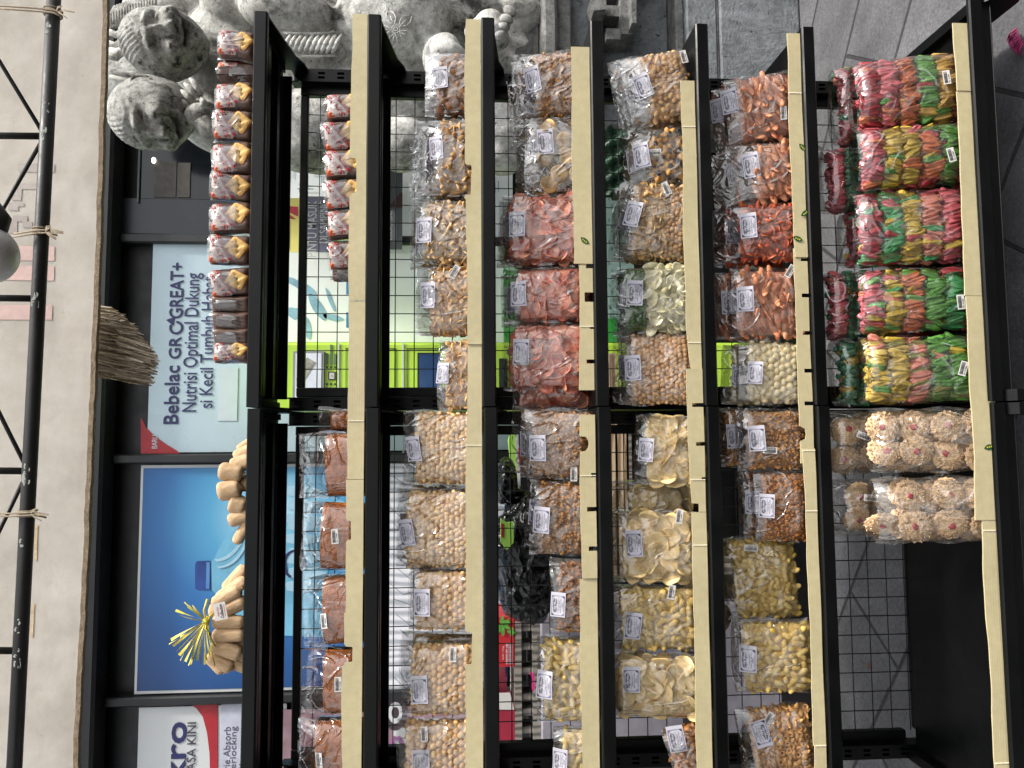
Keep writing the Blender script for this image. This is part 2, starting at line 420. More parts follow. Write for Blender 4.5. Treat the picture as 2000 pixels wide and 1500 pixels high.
# ------------------------------------------------------------------ cream boards along the shelf fronts
def leaf(par, px, py, Y, ang, s=0.012):
    p = at(px, py, Y)
    mb = MB(); P = []
    for i in range(9):
        q = i/8; P.append((q*2-1, 0.55*math.sin(math.pi*q)**0.8))
    P += [(-x, -y*0.8) for x, y in P[1:-1]]
    ca, sa = math.cos(ang), math.sin(ang)
    def fn(q, d): return Vector(((q[0]*ca-q[1]*sa)*s, -0.0012+d, (q[0]*sa+q[1]*ca)*s))
    mb.prism(P, 0.0008, fn, 0)
    for i in range(3):
        c = (-0.4+0.4*i, 0.1); mb.prism([(c[0]+.13*math.cos(a), c[1]+.16*math.sin(a)) for a in np.linspace(0, 6.28, 7)[:-1]], 0.0006, lambda q, d: fn(q, d-0.0007), 1)
    o = mb.build('leaf_sticker', [simple('leaf_green', '#1e4a26', 0.5, bump=0), simple('leaf_yellow', '#c6b93c', 0.5, bump=0)], None)
    o.parent = par; o.location = p-par.location
def board(k, pts, label, vertical=True, Yo=0.0, slots=(), holes=(), leaves=(), bend=0.0, zb=None, creases=()):
    """pts: picture points (x,y) of the upper edge from right (small y) to left"""
    Y = yfront(k)+0.0095+Yo
    T = 0.003
    W3 = [at(x, y, Y) for x, y in pts]
    X = [p.x for p in W3]; o = Vector(((X[0]+X[-1])/2, Y, ZS[k]))
    t = thing('cream_board', label, 'shelf board', o, group='cream foam boards along the shelf fronts')
    # resample upper edge
    xs = np.array(X[::-1]); zs = np.array([p.z for p in W3[::-1]])
    cut = sorted(set([round(v, 5) for v in list(xs)+list(np.linspace(xs[0], xs[-1], 40))]))
    rnd = random.Random(int(pts[0][0]*7+pts[0][1])); zb_ = ZS[k]+0.0006-(.02 if k == 7 else 0)
    hx = []
    for (hy, w, h0, h1) in slots:       # dark slots: (picture y, width m, z from, z to above lip)
        cx = at(pts[0][0], hy, Y).x; hx.append((cx-w/2, cx+w/2, h0, h1))
    for a, b, _, _ in hx: cut += [a, b]
    cut = sorted(set(cut)); cut = [c for c in cut if xs[0]-1e-6 <= c <= xs[-1]+1e-6]
    mb = MB()
    def bulge(x): return 0.0012*math.sin(x*23+pts[0][0])
    # build columns; vertical edge steps are kept by duplicated x
    seq = []
    for i in range(len(xs)-1):
        a, b = xs[i], xs[i+1]
        if b-a < 1e-5: continue
        inner = [c for c in cut if a+1e-5 < c < b-1e-5]
        cc = [a]+inner+[b]
        for j in range(len(cc)-1):
            u, v = cc[j], cc[j+1]
            za = zs[i]+(zs[i+1]-zs[i])*(u-a)/(b-a); zb2 = zs[i]+(zs[i+1]-zs[i])*(v-a)/(b-a)
            m = (u+v)/2; segs = [(zb_, None)]
            for (p, q, h0, h1) in hx:
                if p < m < q: segs = [(zb_, ZS[k]+h0), (ZS[k]+h1, None)] if h0 > 0 else [(ZS[k]+h1, None)]
            for (lo, hi) in segs:
                if hi is not None and hi-lo < 1e-4: continue
                w0 = .0011*math.sin(u*19+pts[0][1])+.0005*math.sin(u*67); w1 = .0011*math.sin(v*19+pts[0][1])+.0005*math.sin(v*67)
                h0_, h1_ = (za+w0, zb2+w1) if hi is None else (hi, hi)
                V = []
                for (x, zt) in ((u, h0_), (v, h1_)):
                    y = bulge(x)
                    V += [(x, y, lo), (x, y, zt-0.0004), (x, y+T, zt-0.0004), (x, y+T, lo)]
                V = np.array(V)-np.array([o.x, 0, o.z])
                mb.add(V, [(0, 4, 5, 1), (1, 5, 6, 2), (2, 6, 7, 3), (3, 7, 4, 0), (0, 1, 2, 3), (7, 6, 5, 4)])
    pm = mb.build('panel', BOARD_V if vertical else BOARD_H, t)
    for cy in creases:
        c = at(pts[0][0], cy, Y); mb = MB()
        zt = float(np.interp(c.x, xs, zs))
        for j in range(9):
            z0 = zb_+(zt-zb_)*(j+0.15)/9; mb.box((c.x-0.001, -0.0016+bulge(c.x), z0), (c.x+0.0012, -0.0004+bulge(c.x), z0+(zt-zb_)/9*0.7))
        q = mb.build('crease', simple('crease_white', '#f3ead0', 0.5, bump=0), t); q.data.transform(Matrix.Translation((-o.x, 0, -o.z)))
    for (lx, ly, ang) in leaves: leaf(t, lx, ly, Y-0.001, ang)
    return t
def notch(x, d, ya, yb, r=6):
    """rounded notch in the upper edge going d px deep between ya<yb"""
    return [(x, ya), (x+d*0.12, ya+r*0.6), (x+d*0.3, ya+r), (x+d-3, ya+r), (x+d-0.8, ya+r+1), (x+d, ya+r+3), (x+d, yb-r-3), (x+d-0.8, yb-r-1), (x+d-3, yb-r), (x+d*0.3, yb-r), (x+d*0.12, yb-r*0.6), (x, yb)]
SLOT = 0.009
board(2, [(689, 27), (685, 150), (684, 300)]+notch(684, 11, 303, 382)+[(681, 384), (681, 586)], 'cream board with one rounded notch beside the right end cracker packs', False)
board(2, [(681, 587), (679, 790), (678, 936)], 'cream board with white crease across the joint of the two racks, above the first gap', True, 0.0002, creases=(822,))
board(2, [(675, 937), (676, 1010)]+notch(676, 10, 1011, 1061)+[(674, 1196), (671, 1198), (671, 1255)]+notch(671, 17, 1257, 1300)+[(668, 1302), (667, 1380), (667, 1500), (667, 1640)], 'greyish cream board with two notches in front of the brown floss bags', False, 0.0)
board(3, [(909, 37), (907, 200), (907, 315)]+notch(907, 13, 316, 386)+[(910, 388), (911, 520), (913, 672)], 'long cream board with a notch below the tan stick bag', False)
board(3, [(915, 640), (913, 730), (910, 870), (909, 1100), (908, 1228)]+notch(908, 14, 1229, 1304)+[(909, 1306), (908, 1500), (908, 1640)], 'cream board in front of the pale nut bags', True, 0.0036, creases=(870,))
board(4, [(1115, 91), (1117, 300), (1121, 515)], 'cream board with one leaf sticker by the red chips', True, leaves=((1142, 470, 0.9),))
board(4, [(1132, 516), (1131, 640), (1132, 762)], 'short punched cream board under the red chip bags', True, slots=((519, 0.011, 0, 0.016), (580, 0.022, 0, 0.020), (640, 0.006, 0, 0.009), (706, SLOT, 0, 0.018)), creases=(638,))
board(4, [(1131, 810), (1131, 852), (1143, 853), (1148, 860), (1149, 868), (1147, 876), (1142, 881), (1132, 882), (1134, 1000), (1136, 1130)], 'punched cream board below the brown cluster bags', True, slots=((928, SLOT, 0, 0.011), (995, 0.010, 0, 0.021), (1072, 0.010, 0, 0.019)), creases=(929,))
board(4, [(1131, 1131), (1134, 1300), (1137, 1500), (1138, 1640)], 'wide cream board under the yellow finger snack bags on the fourth shelf', True, 0.0036)
board(5, [(1330, 157), (1333, 300), (1336, 500), (1340, 640), (1350, 720), (1351, 764)], 'cream board narrowing towards its left end under the flower cookies', True, 0.0036, creases=(247, 669))
board(5, [(1339, 720), (1344, 850), (1351, 983), (1364, 984), (1365, 990), (1365, 1000)], 'punched cream board below the pale chip bag by the rack joint', True, slots=((791, 0.009, 0, 0.026), (867, SLOT, 0, 0.020), (935, 0.006, 0, 0.011)), creases=(937,))
board(5, [(1351, 1001), (1356, 1250), (1361, 1500), (1362, 1640)], 'unpunched cream board under the pale chips and yellow fingers', True, creases=(1065,))
board(6, [(1537, 65), (1542, 250), (1549, 430), (1553, 502)], 'cream board with leaf stickers below the orange stick bags', True, leaves=((1568, 288, 0.8), (1572, 416, 2.2), (1558, 466, 1.2)), creases=(181,))
board(6, [(1550, 485), (1557, 700), (1562, 832), (1573, 838), (1575, 849), (1573, 858), (1563, 862), (1563, 905)], 'punched cream board below the white ball snack bag', True, 0.0036, slots=((507, 0.007, 0, 0.016), (577, SLOT, 0, 0.017), (650, SLOT, 0, 0.017), (724, SLOT, 0, 0.017), (788, 0.009, 0, 0.02)))
board(6, [(1567, 876), (1576, 1060), (1583, 1250), (1589, 1456), (1591, 1457), (1594, 1640)], 'cream board in front of the yellow fingers on the sixth shelf', True, creases=(880, 998, 1457))
board(7, [(1861, 44), (1866, 110), (1870, 177)], 'short smooth tan board at the right end of the bottom shelf', False)
board(7, [(1870, 178), (1875, 320), (1882, 480), (1885, 577)], 'smooth tan board under the candy coloured bags', False, 0.0003)
board(7, [(1886, 578), (1893, 700), (1900, 850), (1907, 1016)], 'cream board with a leaf sticker under the round rice crackers', True, 0.0006, leaves=((1932, 874, -1.4),))
board(7, [(1915, 938), (1921, 1100), (1928, 1230), (1938, 1370), (1944, 1500), (1948, 1640)], 'cream board along the empty end of the bottom shelf', True, 0.0040, creases=(1036, 1492))

# ------------------------------------------------------------------ snack pieces
def cap(L, r, bend=0.0, sub=ICO2):
    V, F = sub; V = V.copy(); V[:, 2] = np.sign(V[:, 2])*np.abs(V[:, 2])**0.75*L; V[:, :2] *= r; V[:, 0] += bend*(V[:, 2]/L)**2*r; return V, F
def lump(r, amp, seed, sub=ICO1, sc=3.0, squash=(1, 1, 1)):
    V, F = sub; n = vnoise(V, sc, seed); V = V*(1+amp*n[:, None])*r*np.array(squash); return V, F
def chip(r, seed, th=0.0009, wave=0.25, rim=0.0, n=5, seg=18):
    rs = np.random.RandomState(seed); ph = rs.uniform(0, 6.28, 3); a = rs.uniform(.5, 1, 3)*wave*r
    V = []; 
    for side in (0, 1):
        V.append((0, th*(1 if side else -1), 0))
        for i in range(1, n+1):
            for k in range(seg):
                q = 2*math.pi*k/seg; rr = r*i/n*(1+0.06*math.sin(3*q+ph[0])+0.04*math.sin(5*q+ph[1]))
                x, z = rr*math.cos(q), rr*math.sin(q)
                u = i/n; y = a[0]*u*u*math.cos(2*q+ph[1])+a[1]*u**3*math.sin(3*q+ph[2])*.5-a[2]*u*u*.5
                V.append((x, y+(th if side else -th)*(1 if i < n else .2)*(1+rim*(i == n-1)), z))
    F3 = []; N1 = 1+n*seg
    def idx(s, i, k): return s*N1+1+(i-1)*seg+k % seg
    for s in (0, 1):
        for k in range(seg):
            f = (s*N1, idx(s, 1, k), idx(s, 1, k+1)); F3.append(f if not s else f[::-1])
            for i in range(1, n):
                a1, b1, c1, d1 = idx(s, i, k), idx(s, i+1, k), idx(s, i+1, k+1), idx(s, i, k+1)
                for f in ((a1, b1, c1), (a1, c1, d1)): F3.append(f if not s else f[::-1])
    for k in range(seg):
        a1, b1, c1, d1 = idx(0, n, k), idx(1, n, k), idx(1, n, k+1), idx(0, n, k+1)
        F3 += [(a1, b1, c1), (a1, c1, d1)]
    return np.array(V), np.array(F3)
def stick(L, w, th, seed, n=7):
    rs = np.random.RandomState(seed); V = []; c = rs.uniform(-1, 1, 3); 
    for i in range(n):
        u = i/(n-1)*2-1; ww = w*(1-0.6*abs(u)**4); yy = th*3*(c[0]*u*u+c[1]*.4*u**3); tw = c[2]*.5*u
        for (a, b) in ((-1, -1), (1, -1), (1, 1), (-1, 1)):
            x = a*ww+c[1]*w*.5*u*u; y = b*th; V.append((x*math.cos(tw)-y*math.sin(tw), yy+x*math.sin(tw)+y*math.cos(tw), u*L))
    F = []
    for i in range(n-1):
        for k in range(4):
            a, b, c_, d = i*4+k, i*4+(k+1) % 4, (i+1)*4+(k+1) % 4, (i+1)*4+k; F += [(a, b, c_), (a, c_, d)]
    F += [(0, 2, 1), (0, 3, 2), (n*4-4, n*4-3, n*4-2), (n*4-4, n*4-2, n*4-1)]
    return np.array(V), np.array(F)
def ring(R, r, hgt, seg=14, s2=8):
    V = []; F = []
    for i in range(seg):
        a = 2*math.pi*i/seg
        for j in range(s2):
            b = 2*math.pi*j/s2; rr = R+r*math.cos(b); V.append((rr*math.cos(a), hgt*math.sin(b), rr*math.sin(a)))
    for i in range(seg):
        for j in range(s2):
            a, b, c, d = i*s2+j, ((i+1) % seg)*s2+j, ((i+1) % seg)*s2+(j+1) % s2, i*s2+(j+1) % s2
            F += [(a, c, b), (a, d, c)]
    return np.array(V), np.array(F)
def flower(r):
    V, F = ICO3; V = V.copy(); q = np.arctan2(V[:, 2], V[:, 0]); rad = np.hypot(V[:, 0], V[:, 2])
    k = (1+0.17*np.cos(6*q)*rad); V[:, 0] *= r*k; V[:, 2] *= r*k
    V[:, 1] *= r*0.42*(1+0.25*np.cos(6*q)*rad)*(1-0.45*np.exp(-(rad/0.2)**2)); return V, F
def crumple(L, w, th, seed):
    V, F = ICO2; V = V.copy()
    q = np.arctan2(V[:, 1], V[:, 0]); n = vnoise(V, 4.5, seed, 3)
    fold = 0.22*np.sign(np.sin(q*4+seed+V[:, 2]*2))*np.abs(np.sin(q*4+seed+V[:, 2]*2))
    k = (1+0.3*n+fold)[:, None]; V = V*k; V[:, 2] = np.sign(V[:, 2])*np.minimum(np.abs(V[:, 2])**.55, 1.08); V[:, 0] *= w; V[:, 1] *= th; V[:, 2] *= L; return V, F
def mint(parts):
    V = []; F = []; n = 0
    for v, f in parts: V.append(v); F.append(f+n); n += len(v)
    return np.concatenate(V), np.concatenate(F)
def cluster(r, seed, n=9, pr=0.42):
    rs = np.random.RandomState(seed); P = []
    for i in range(n):
        d = rs.normal(size=3); d /= np.linalg.norm(d); v, f = lump(r*pr*rs.uniform(.8, 1.2), .18, seed*13+i, ICO0, 3); P.append((v+d*r*0.6, f))
    return mint(P)
ICO0 = ico(1)
# kind: templates, spacing (x,z), radius in depth, how they turn, colours
KINDS = {}
def kind(name, temps, sx, sz, r, mat, turn='any', layers=2, jit=0.3, core=None, back=0):
    KINDS[name] = dict(t=temps, sx=sx, sz=sz, r=r, mat=mat, turn=turn, layers=layers, jit=jit, core=core)
FM = m_food
kind('ball', [lump(0.0078, .03, i, ICO1, 2) for i in range(3)], .0148, .0135, .0078, FM('coated_nut', ['#c29a66', '#d2ae7c', '#c8a470', '#d9b988'], .55), layers=2)
kind('palenut', [lump(0.0062, .05, i, ICO1, 2, (1, 1, s)) for i, s in enumerate((1.0, 1.35, 1.6))], .0118, .0125, .006, FM('pale_nut', ['#d2ad78', '#dfc090', '#d8b684', '#e6cba0'], .5), 'plane', 2, .35)
kind('whiteball', [lump(0.0088, .02, i, ICO2, 2) for i in range(2)], .0165, .0158, .0088, FM('white_ball', ['#cdbf98', '#ddd2b0', '#d5c8a2'], .5), layers=2)
kind('finger', [cap(.0145*s, .0068, b) for s, b in ((1, .3), (1.15, -.4), (.85, .2), (.75, 0))], .0158, .0205, .0068, FM('yellow_finger', ['#b59a4c', '#c9ae66', '#bfa458', '#d3bd7c'], .45), 'plane', 3, .5)
kind('smallnut', [lump(0.0058, .08, i, ICO1, 2.2, (1, .9, s)) for i, s in enumerate((1.15, 1.35))], .0108, .0118, .0055, FM('tan_nut', ['#b98e60', '#c99f70', '#bf9464', '#d3ab7c'], .5), 'plane', 2, .35)
kind('brownnut', [lump(0.0085, .1, i, ICO1, 2.2, (1, .6, 1.2)) for i in range(3)]+[stick(.016, .006, .003, 3)], .0165, .0165, .006, FM('brown_nut', ['#8f6231', '#b98951', '#a3713a', '#c79a63'], .5), 'any', 2, .5)
kind('almond', [lump(0.0075, .07, i, ICO1, 2, (.85, .55, 1.3)) for i in range(3)], .0138, .0165, .005, FM('almond_nut', ['#b58b5a', '#c9a271', '#a97c4b', '#d5b283'], .5), 'plane', 2, .5)
kind('cluster', [cluster(.0098, i, 9) for i in range(5)], .0172, .0168, .008, FM('brown_cluster', ['#9a6a31', '#b3803f', '#a87538', '#c08d4c'], .6, .5), 'any', 2, .3)
kind('darkcluster', [cluster(.0088, i+20, 9, .48) for i in range(5)], .0150, .0145, .0075, FM('dark_cluster', ['#8a541f', '#a3682c', '#955d25'], .6, .5), 'any', 2, .3)
kind('orangecluster', [cluster(.0078, i+40, 10, .45) for i in range(5)], .0132, .0130, .0065, FM('orange_cluster', ['#a5661a', '#b8772a', '#9a5c18', '#c18438'], .6, .5), 'any', 2, .3)
kind('grain', [lump(0.0045, .15, i, ICO1, 3, (1, .8, 1.1)) for i in range(3)]+[cluster(.006, 61, 5, .5)], .0072, .0072, .004, FM('brown_grain', ['#96642a', '#ab783c', '#8f5e26'], .6, .5), 'any', 2, .4)
kind('dome', [lump(0.0105, .04, i, ICO2, 1.6, (1, .5, 1)) for i in range(3)], .0185, .0175, .006, FM('brown_dome', ['#6f4016', '#8b5722', '#9d6a35', '#7a491b', '#b8854a'], .35), 'tilt', 2, .5)
kind('flat', [chip(.010, i, .0022, .12, 0, 4, 12) for i in range(3)], .0150, .0140, .004, FM('tan_disc', ['#b88a4f', '#caa068', '#c1955a', '#d9b680'], .5), 'wild', 3, .4)
kind('flake', [stick(.017, .0055, .0013, i) for i in range(4)]+[chip(.010, 9, .001, .5, 0, 4, 10)], .0130, .0170, .004, FM('pale_flake', ['#b99667', '#ccae82', '#bf9d70', '#dcc299'], .55), 'wild', 3, .6)
kind('tanstick', [stick(.022, .0065, .0016, i+9) for i in range(5)], .0150, .0240, .004, FM('tan_stick', ['#a07c50', '#bd9868', '#8d6a42', '#c9a77a'], .55), 'wild', 3, .6)
kind('redchip', [chip(.0190, i, .0007, .24, .3, 5, 18) for i in range(5)], .024, .025, .008, None, 'wild', 3, .5)
kind('emping', [chip(.0235, i+30, .0007, .20, .4, 6, 22) for i in range(5)], .029, .030, .008, None, 'tilt', 3, .35)
kind('tanchip', [chip(.022, i+60, .0009, .30, .5, 5, 20) for i in range(4)], .040, .040, .008, None, 'tilt', 1, .5)
kind('orangestick', [stick(.030, .0075, .0012, i+20) for i in range(6)], .0150, .0270, .005, FM('orange_stick', ['#b06a4c', '#c98764', '#a45c3e', '#d69a78', '#bd7856'], .5), 'fan', 3, .55)
kind('orangecurl', [cap(.016, .0055, 1.6, ICO1), cap(.013, .006, -1.8, ICO1), chip(.012, 8, .002, .5, 0, 4, 10)], .0135, .0165, .005, FM('orange_curl', ['#a3401f', '#bd5c38', '#973a1b', '#c96f4b'], .5), 'wild', 3, .5)
kind('flower', [flower(.0185)], .037, .037, .009, None, 'tilt', 1, .15)
kind('ringmac', [ring(.0052, .0030, .0055), ring(.0048, .003, .006), cap(.012, .006, 1.4, ICO1)], .0128, .0128, .006, FM('macaroni_ring', ['#b5864e', '#c59a62', '#a87842'], .5), 'wild', 3, .4)
kind('darkmac', [cap(.015, .006, 1.2, ICO1), cap(.012, .0065, -1.2, ICO1), ring(.0055, .0032, .006)], .0145, .0165, .006, FM('brown_macaroni', ['#8f5c2c', '#a8733c', '#7d4e22'], .5), 'wild', 3, .5)
kind('greenpea', [lump(.0058, .05, i, ICO1) for i in range(2)], .0105, .0105, .0055, FM('green_pea', ['#2e5418', '#3a6420', '#477428'], .45), 'any', 2, .3)
kind('paleleaf', [chip(.019, i+80, .0006, .45, 0, 5, 16) for i in range(3)]+[stick(.026, .013, .0008, i+70, 9) for i in range(3)], .020, .024, .007, FM('pale_leaf', ['#bfbb98', '#d3d0b2', '#b2ae86', '#dedbc4'], .6), 'plane', 2, .5)
kind('cracker', [], .07, .07, .006, None, 'tilt', 2, .1)
def m_chip(name, centre, edge, band):
    N = NT(name); g = N.n('ShaderNodeNewGeometry'); co = N.coords()
    nz = N.noise(co, 55, 5, .65, .5)
    col = N.ramp(nz, [(0.3, lin(edge)), (0.47, lin(band)), (0.68, lin(centre))])
    h = N.ramp(g.outputs['Random Per Island'], [(0, (.9, .88, .82, 1)), (1, (1.35, 1.28, 1.12, 1))])
    col = N.mix(1.0, col, h, 'MULTIPLY')
    p = N.pbsdf(col, .5, 0, N.bump(N.noise(co, 160, 4), .35, .002)); p.inputs['Subsurface Weight'].default_value = 0.0
    return N.m
KINDS['redchip']['mat'] = m_chip('red_edged_chip', '#e6a883', '#a83638', '#d07a64')
KINDS['emping']['mat'] = m_chip('pale_wafer', '#ead2a0', '#c2a266', '#dcc18a')
KINDS['tanchip']['mat'] = m_chip('tan_wafer', '#c7a676', '#8e6a3e', '#b8945f')
def m_flower():
    N = NT('flower_cookie'); co = N.coords(); g = N.n('ShaderNodeNewGeometry')
    col = N.ramp(N.noise(co, 60, 4), [(0.3, lin('#b47a34')), (.7, lin('#d9a45c'))]); N.pbsdf(col, .5, 0, N.bump(N.noise(co, 200, 3), .3, .002)); return N.m
KINDS['flower']['mat'] = m_flower()
CHOC = simple('chocolate_dot', '#2e1b12', .4, bump=0)

def prof(w, hc, t, x, z, h=None):
    """half thickness of a filled pillow bag at (x, z)"""
    e = max(0.0, 1-abs(2*x/w)**3.2)**0.55
    b = min(1, max(0, z)/(0.03))**0.5
    if z <= hc-0.02: v = b
    elif z < hc+0.035:
        q = (z-(hc-0.02))/0.055; v = b*(1-(3*q*q-2*q**3)*0.93)
    else: v = 0.07
    return t/2*e*v+0.0010
_pack = {}
def pack(kname, w, hc, t, seed, x0=None, x1=None, z0=0.004, z1=None, mb=None, mi=0):
    K = KINDS[kname]; rs = np.random.RandomState(seed); mb = mb or MB(); z1 = z1 or hc
    if kname in ('emping', 'redchip', 'tanchip', 'flower') and x0 is None: x0, x1, z1 = -w/2+K['sx']*.62, w/2-K['sx']*.62, z1-K['sz']*.25
    x0 = -w/2+K['sx']*.4 if x0 is None else x0; x1 = w/2-K['sx']*.4 if x1 is None else x1
    mg = {'orangestick': .022, 'finger': .012, 'tanstick': .012, 'flake': .008}.get(kname, 0)
    if mg: x0, x1, z1 = max(x0, -w/2+mg), min(x1, w/2-mg), z1-mg*.5
    buckets = [[] for _ in K['t']]
    L = K['layers']
    for lay in range(L):
        row = 0; z = z0+K['sz']*.45
        while z < z1-K['sz']*.2:
            x = x0+(K['sx']*.5 if (row+lay) % 2 else 0)
            while x <= x1:
                px = x+rs.uniform(-1, 1)*K['sx']*K['jit']*.6; pz = z+rs.uniform(-1, 1)*K['sz']*K['jit']*.6
                hp = prof(w, hc, t, px, pz)
                if hp > K['r']*0.45:
                    d = max(hp-K['r']*1.02, 0); py = -d+lay*K['r']*1.5+rs.uniform(-1, 0.6)*K['r']*.25
                    py = min(py, d)
                    s = rs.uniform(.88, 1.1)
                    if K['turn'] == 'any': R = rotm(*rs.uniform(0, 6.28, 3))
                    elif K['turn'] == 'plane': R = rotm(rs.normal()*.25, rs.uniform(0, 6.28), rs.normal()*.25)
                    elif K['turn'] == 'tilt': R = rotm(rs.normal()*.28, 0, rs.normal()*.28)@rotm(0, rs.uniform(0, 6.28), 0)
                    elif K['turn'] == 'wild': R = rotm(rs.normal()*.7, 0, rs.normal()*.7)@rotm(0, rs.uniform(0, 6.28), 0)
                    else: R = rotm(rs.normal()*.35, 0, rs.normal()*.4)@rotm(0, 1.35+rs.normal()*.32, 0)
                    buckets[rs.randint(len(buckets))].append(M4(R, s, (px, py, pz)))
                x += K['sx']
            z += K['sz']*.88; row += 1
    for (V, F), Ms in zip(K['t'], buckets): mb.inst(V, F, Ms, mi, True)
    return mb
def core(mb, w, hc, t, mi, k=0.72, zlo=0.003):
    nx, nz = 10, 10; V = []
    for s in (-1, 1):
        for j in range(nz+1):
            for i in range(nx+1):
                x = (i/nx-.5)*w*.9; z = zlo+(hc-0.012-zlo)*j/nz; V.append((x, s*prof(w, hc, t, x, z)*k, z))
    F = []; m = (nx+1)*(nz+1)
    for s in (0, 1):
        for j in range(nz):
            for i in range(nx):
                a = s*m+j*(nx+1)+i; f = (a, a+1, a+nx+2, a+nx+1); F.append(f if not s else f[::-1])
    mb.add(V, F, mi, True)

def film_mesh(w, h, hc, t, seed, nx=30, nz=42, amp=0.0016, seams=True):
    rs = np.random.RandomState(seed); P = []
    xs = np.linspace(-w/2, w/2, nx+1); zs = np.linspace(0, h, nz+1)
    k1, k2 = rs.uniform(0, 6, 2)
    G = np.array([(x, 0, z) for z in zs for x in xs])
    n1 = vnoise(G, 38, seed, 3); n2 = vnoise(G, 38, seed+5, 3); big = vnoise(G, 14, seed+9, 2)
    edge = vnoise(G, 20, seed+3, 2)
    V = []
    for s, nn in ((-1, n1), (1, n2)):
        for q in range(len(G)):
            x, _, z = G[q]; hp = prof(w, hc, t, x, z)
            e = max(0, 1-abs(2*x/w)**8); fl = max(0, min(1, (z-hc)/0.05))
            off = (abs(nn[q])*amp*2.0+0.0008)*e*(1+0.8*fl) if 0 < z else 0
            sway = fl*(big[q]*0.008+0.006*math.sin(z*30+k1))+ (z/h)*0.0
            bt = max(0, 1-z/.025); xx = x*(1+0.035*edge[q]+0.02*math.sin(z*33+k2)*(.4+fl)-.05*bt*bt-.03*fl); zz = z+(0.003*edge[q] if z > h*.97 else 0)
            V.append((xx, s*(hp+off)+sway, zz))
    F = []; m = len(G)
    for s in (0, 1):
        for j in range(nz):
            for i in range(nx):
                a = s*m+j*(nx+1)+i; f = (a, a+1, a+nx+2, a+nx+1); F.append(f if not s else f[::-1])
    mb = MB(); mb.add(V, F, 0, True)
    # stiff welded side hems (thin fins) and top weld
    for s in (-1, 1):
        X = s*w*.485; V = []
        for j in range(nz+1):
            z = zs[j]; ww = 0.004+0.003*math.sin(z*55+k2)
            V += [(X, 0.0, z), (X+s*ww, 0.001*math.sin(z*90+k1), z)]
        mb.add(V, [(2*j, 2*j+1, 2*j+3, 2*j+2) for j in range(nz)], 0, True)
    return mb

# label and barcode sticker (shared meshes)
def label_mesh(v=0):
    mb = MB(); w, h = 0.050, 0.037; A, Bq, C_ = ((.0010, .3, .0003), (-.0016, 1.4, .0004), (.0022, 2.3, .0003), (-.0008, -.8, .0006))[v]
    def f(x, y, d=0.0): return (x*w, -d*1.6-A*math.sin(3.0*x+Bq*y+v)-C_*math.sin(9*x-7*y+v*2), y*h)
    P = [f(-.56+1.18*i/9, -.5+j/6) for j in range(7) for i in range(10)]
    mb.add(P, [(j*10+i, j*10+i+1, j*10+i+11, j*10+i+10) for j in range(6) for i in range(9)], 0, True)
    def fr(x0, y0, x1, y1, th, mi, d):
        tx = th*h/w
        for (a, b, c, e) in ((x0, y0, x1, y0+th), (x0, y1-th, x1, y1), (x0, y0+th, x0+tx, y1-th), (x1-tx, y0+th, x1, y1-th)):
            n = 6
            if c-a > e-b: P = [f(a+(c-a)*i/n, q, d) for i in range(n+1) for q in (b, e)]; mb.add(P, [(2*i, 2*i+2, 2*i+3, 2*i+1) for i in range(n)], mi)
            else: P = [f(q, b+(e-b)*i/n, d) for i in range(n+1) for q in (a, c)]; mb.add(P, [(2*i, 2*i+1, 2*i+3, 2*i+2) for i in range(n)], mi)
    fr(-.5, -.44, .46, .44, .035, 2, .0003)
    for sx in (-1, 1):
        for sy in (-1, 1):
            cx, cy = (.46 if sx > 0 else -.5), .44*sy
            T = [f(cx, cy, .0003), f(cx-sx*.14, cy, .0003), f(cx-sx*.11, cy-sy*.08, .0003), f(cx-sx*.05, cy-sy*.17, .0003), f(cx, cy-sy*.22, .0003)]
            mb.add(T if sx*sy < 0 else T[::-1], [tuple(range(5))], 1 if sx*sy < 0 else 2)
    def arch(x, y): return f(x, y-0.5*x*x, .0004)
    text_in(mb, 'ANEKA CAMILAN KERING', (-.36, .25, .32, .36), arch, 1, .03)
    text_in(mb, 'Nyi Pojog', (-.34, .02, .30, .22), lambda x, y: f(x, y, .0004), 1, .02, .2)
    mb.add([f(-.4, -.03, .0004), f(.38, -.03, .0004), f(.38, -.015, .0004), f(-.4, -.015, .0004)], [(0, 1, 2, 3)], 2)
    for (t, x0, y0, x1, y1) in (('Jl. Raya Ubud', -.24, -.12, .22, -.06), ('Gianyar Bali Telp 0361', -.36, -.22, .33, -.16), ('Halal', -.12, -.31, .10, -.25), ('Berat bersih 250 g', -.28, -.39, .26, -.34)):
        text_in(mb, t, (x0, y0, x1, y1), lambda x, y: f(x, y, .0004), 1, .02)
    return mb.mesh('label', [PAPER, INK, INK2])
def barcode_mesh():
    mb = MB(); w, h = 0.032, 0.015; f = lambda x, y, d=0.0: (x*w, -d, y*h); r = random.Random(3)
    mb.add([f(-.5, -.5), f(.5, -.5), f(.5, .5), f(-.5, .5)], [(0, 1, 2, 3)], 0)
    x = -.42
    while x < .40:
        b = r.choice((.012, .018, .03)); mb.add([f(x, -.1, .0004), f(x+b, -.1, .0004), f(x+b, .38, .0004), f(x, .38, .0004)], [(0, 1, 2, 3)], 1); x += b+r.choice((.012, .02))
    text_in(mb, 'Rp 15.000', (-.4, -.4, .2, -.2), lambda x, y: f(x, y, .0004), 1, .03)
    return mb.mesh('barcode_sticker', [STICK, STICK_INK])
LABELS, BAR_ME = [label_mesh(v) for v in range(4)], barcode_mesh()

